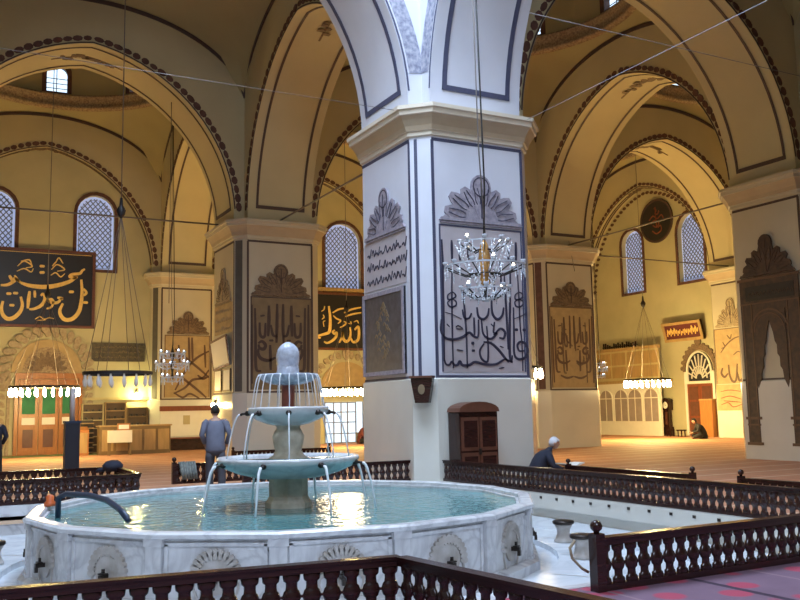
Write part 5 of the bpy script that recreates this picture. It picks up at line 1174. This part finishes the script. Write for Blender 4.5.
def standing(loc, face, label, shirt, trou, lean=0.0, h=1.72):
    t = thing('person', label, 'person', loc, None, face); k = h / 1.72        # +x is forward
    J = [(0, 0, .93, .11), (.01, 0, 1.10, .105), (.02 + lean, 0, 1.30, .12), (.02 + lean * 1.3, 0, 1.44, .07), (.04 + lean * 1.6, 0, 1.50, .05), (.05 + lean * 1.9, 0, 1.57, .05),
         (0 + lean, .19, 1.42, .055), (-.06, .27, 1.18, .042), (.12, .20, 1.00, .032), (0 + lean, -.19, 1.42, .055), (-.08, -.27, 1.18, .042), (.10, -.22, .99, .032),
         (0, .10, .88, .085), (.04, .11, .50, .058), (-.04, .11, .09, .042), (.10, .12, .035, .035), (0, -.10, .88, .085), (-.03, -.12, .50, .058), (-.14, -.12, .10, .042), (0, -.13, .035, .035)]
    J = [tuple(c * k for c in j[:3]) + (j[3] * k,) for j in J]
    E = [(0, 1), (1, 2), (2, 3), (3, 4), (4, 5), (3, 6), (6, 7), (7, 8), (3, 9), (9, 10), (10, 11), (0, 12), (12, 13), (13, 14), (14, 15), (0, 16), (16, 17), (17, 18), (18, 19)]
    skin_mesh('body', J, E, 'skin', t, 1)
    V = [Vector(j[:3]) for j in J]
    def ell(x, z, rx, ry, n=18): return [(x + rx * math.cos(2 * PI * q / n), ry * math.sin(2 * PI * q / n), z) for q in range(n)]
    g = G(); g.rings([ell(x * 1.0, z * k, rx * k, ry * k) for x, z, rx, ry in ((.0, .84, .125, .185), (0, .88, .14, .20), (.01, 1.04, .125, .18), (.02 + lean * .7, 1.22, .135, .20), (.02 + lean, 1.36, .125, .215), (.03 + lean * 1.2, 1.44, .10, .17), (.04 + lean * 1.5, 1.49, .065, .075))], True, True)
    for q in ((6, 7, 8), (9, 10, 11)):
        c = V[q[0]] * .8 + V[3] * .2; g.tube([c, V[q[0]].lerp(V[q[1]], .15), V[q[0]].lerp(V[q[1]], .6), V[q[1]], V[q[1]].lerp(V[q[2]], .5), V[q[1]].lerp(V[q[2]], .92)], [.075, .072, .062, .055, .05, .042], 10)
    g.build('shirt', shirt, t)
    g = G(); g.rings([ell(0, z * k, rx * k, ry * k) for z, rx, ry in ((.98, .10, .15), (.92, .125, .175), (.82, .125, .18), (.76, .09, .14))], True, True)
    for q in ((12, 13, 14), (16, 17, 18)):
        g.tube([V[q[0]] * .9 + Vector((0, 0, .04)), V[q[0]].lerp(V[q[1]], .4), V[q[1]], V[q[1]].lerp(V[q[2]], .5), V[q[2]] - Vector((0, 0, .03))], [.098, .095, .078, .074, .075], 12)
    g.build('trousers', trou, t)
    for i in (15, 19):
        s_ = G().lathe([(.045, 0), (.05, .03), (.04, .07), (.01, .09)], 10).build('shoe', 'shoe', t); s_.scale = (2.3, 1, 1); s_.location = (J[i][0] - .05, J[i][1], 0)
    head(t, (J[5][0] + .03, 0, J[5][2] + .075), .0); hand(t, J[8][:3], (.6, -.3, -.7)); hand(t, J[11][:3], (.6, .3, -.7)); return t
def seated(loc, face, label, coat, trou, cap=None, s=1.0, bend=.12, book=True):
    t = thing('person', label, 'person', loc, None, face)
    J = [(0, 0, .13, .11), (.03, 0, .32, .10), (.06 + bend * .5, 0, .50, .10), (.10 + bend, 0, .61, .05), (.14 + bend * 1.2, 0, .69, .05), (.17 + bend * 1.4, 0, .74, .05),
         (.08 + bend, .19, .60, .06), (.16 + bend, .27, .38, .048), (.36 + bend, .16, .30, .034), (.08 + bend, -.19, .60, .06), (.16 + bend, -.27, .38, .048), (.36 + bend, -.16, .30, .034),
         (.05, .12, .13, .09), (.34, .34, .14, .068), (.40, .02, .08, .05), (.45, -.10, .06, .04), (.05, -.12, .13, .09), (.34, -.34, .14, .068), (.44, -.04, .07, .05), (.48, .10, .06, .04)]
    J = [tuple(c * s for c in j[:3]) + (j[3] * s,) for j in J]
    E = [(0, 1), (1, 2), (2, 3), (3, 4), (4, 5), (3, 6), (6, 7), (7, 8), (3, 9), (9, 10), (10, 11), (0, 12), (12, 13), (13, 14), (14, 15), (0, 16), (16, 17), (17, 18), (18, 19)]
    skin_mesh('body', J, E, 'skin', t, 1)
    V = [Vector(j[:3]) for j in J]
    g = G(); bb = bend * s
    g.rings([[(x * s + rx * s * math.cos(2 * PI * q / 18), ry * s * math.sin(2 * PI * q / 18), z * s) for q in range(18)] for x, z, rx, ry in ((-.02, .02, .19, .24), (-.01, .12, .20, .24), (.02, .32, .19, .22), (.04 + bend * .5, .50, .18, .225), (.06 + bend * .8, .60, .165, .22), (.09 + bend, .67, .11, .14), (.125 + bend * 1.05, .69, .07, .085), (.15 + bend * 1.25, .735, .055, .06))], True, True)
    for q in ((6, 7, 8), (9, 10, 11)):
        c = V[q[0]] * .8 + V[3] * .2; g.tube([c, V[q[0]].lerp(V[q[1]], .2), V[q[0]].lerp(V[q[1]], .7), V[q[1]], V[q[1]].lerp(V[q[2]], .5), V[q[1]].lerp(V[q[2]], .92)], [.085 * s, .08 * s, .068 * s, .062 * s, .055 * s, .045 * s], 10)
    g.build('coat', coat, t)
    g = G()
    for q in ((12, 13, 14), (16, 17, 18)): g.tube([V[q[0]] * .5 + Vector((0, 0, .06)), V[q[0]].lerp(V[q[1]], .6), V[q[1]], V[q[1]].lerp(V[q[2]], .5), V[q[2]]], [.10 * s, .105 * s, .095 * s, .08 * s, .065 * s], 12)
    g.build('trousers', trou, t)
    head(t, (J[5][0] + .03, 0, J[5][2] + .075), 0, cap=cap, r=.10 * s); hand(t, J[8][:3], (.8, -.3, -.25)); hand(t, J[11][:3], (.8, .3, -.25)); return t
standing((-3.72, 1.75, 0), 1.35, 'standing person in a grey-blue shirt seen from behind, left of the fountain', 'shirt', 'trousers', .05)
standing((-7.33, 8.0, 0), 1.7, 'person in dark clothes standing at the left edge of the view', 'navy', 'black_cloth', 0, 1.66)
seated((2.36, -.52, 0), -.45, 'person in a navy coat and pale knitted cap sitting on the floor reading', 'navy', 'trousers', 'cap_white', 1.05)
seated((22.6, 14.2, 0), 2.6, 'person in black sitting on the floor near the red door at right', 'black_cloth', 'black_cloth', 'black_cloth')
seated((9.7, 23.3, 0), -1.2, 'person in dark red sitting in front of the bright glass door', 'maroon', 'black_cloth', 'black_cloth', 1.15)
bk = thing('book_stand', 'small wooden reading stand holding the open white book', 'stand', (2.98, -.82, 0))
for sg in (-1, 1):
    G().add([(-.16 * sg, -.14, 0), (-.13 * sg, -.14, 0), (.17 * sg, -.14, .36), (.20 * sg, -.14, .36), (-.16 * sg, .14, 0), (-.13 * sg, .14, 0), (.17 * sg, .14, .36), (.20 * sg, .14, .36)], [(0, 1, 3, 2), (4, 5, 7, 6), (0, 1, 5, 4), (2, 3, 7, 6), (0, 2, 6, 4), (1, 3, 7, 5)]).build('stand_board', 'wood_red', bk)
b = thing('open_book', 'open white book lying before the seated reader', 'book', (2.98, -.82, .36))
for sg in (-1, 1):
    G().add([(0, -.17, .0), (.26 * sg, -.17, .07), (.26 * sg, .17, .07), (0, .17, .0), (0, -.17, .02), (.13 * sg, -.17, .075), (.26 * sg, -.17, .085), (.26 * sg, .17, .085), (.13 * sg, .17, .075), (0, .17, .02)], [(0, 1, 2, 3), (4, 5, 8, 9), (5, 6, 7, 8), (0, 1, 6, 5, 4), (3, 2, 7, 8, 9), (1, 2, 7, 6)]).build('page_block', 'paper', b)

# ------------------------------------------------------------------ light
# daylight through the glazed dome over the fountain and through the windows
sk = light('AREA', 'skylight_light', (BX, BY, 16.4), 3700, (.60, .75, 1), shape='DISK', size=7.5)
# unseen cool fill lamp added behind the viewer to brighten the middle pillar
vl = light('AREA', 'viewer_bay_fill', (-8, -20, 11), 1500, (.66, .78, 1), shape='DISK', size=5)
vl.rotation_euler = (math.radians(40), 0, 0)
for F, a, h in ((Fb, -2.42, 9.6), (Fb, 9.66, 9.3), (Fr, -21.0, 9.4), (Fr, -16.75, 9.5)):
    pass
w = bpy.data.worlds.new('World'); sc.world = w; w.use_nodes = True
w.node_tree.nodes['Background'].inputs[0].default_value = (.5, .62, .9, 1); w.node_tree.nodes['Background'].inputs[1].default_value = .3

# ------------------------------------------------------------------ camera
cam = bpy.data.cameras.new('Camera'); co = bpy.data.objects.new('Camera', cam); COL.objects.link(co); sc.camera = co
FPX, PITCH, ROLL, AZ = 889.14, .12241, .0193, .48813
cam.sensor_fit = 'HORIZONTAL'; cam.sensor_width = 36; cam.lens = FPX / 800 * 36; cam.clip_end = 200
fw = Vector((math.sin(AZ), math.cos(AZ), 0)); rt = Vector((math.cos(AZ), -math.sin(AZ), 0)); up = Vector((0, 0, 1))
FV = fw * math.cos(PITCH) + up * math.sin(PITCH); UV = -fw * math.sin(PITCH) + up * math.cos(PITCH)
# picture content is turned by ROLL counter-clockwise, so the camera is turned the other way
R2 = rt * math.cos(ROLL) - UV * math.sin(ROLL); U2 = rt * math.sin(ROLL) + UV * math.cos(ROLL)
mx = Matrix((R2, U2, -FV)).transposed().to_4x4(); mx.translation = Vector((-8.7811, -15.6534, 1.6)); co.matrix_world = mx
sc.view_settings.view_transform = 'Standard'; sc.view_settings.look = 'None'; sc.view_settings.gamma = 1; sc.view_settings.use_curve_mapping = False
sc.view_settings.exposure = 0
sc.cycles.max_bounces = 8; sc.cycles.diffuse_bounces = 5; sc.cycles.sample_clamp_indirect = 4
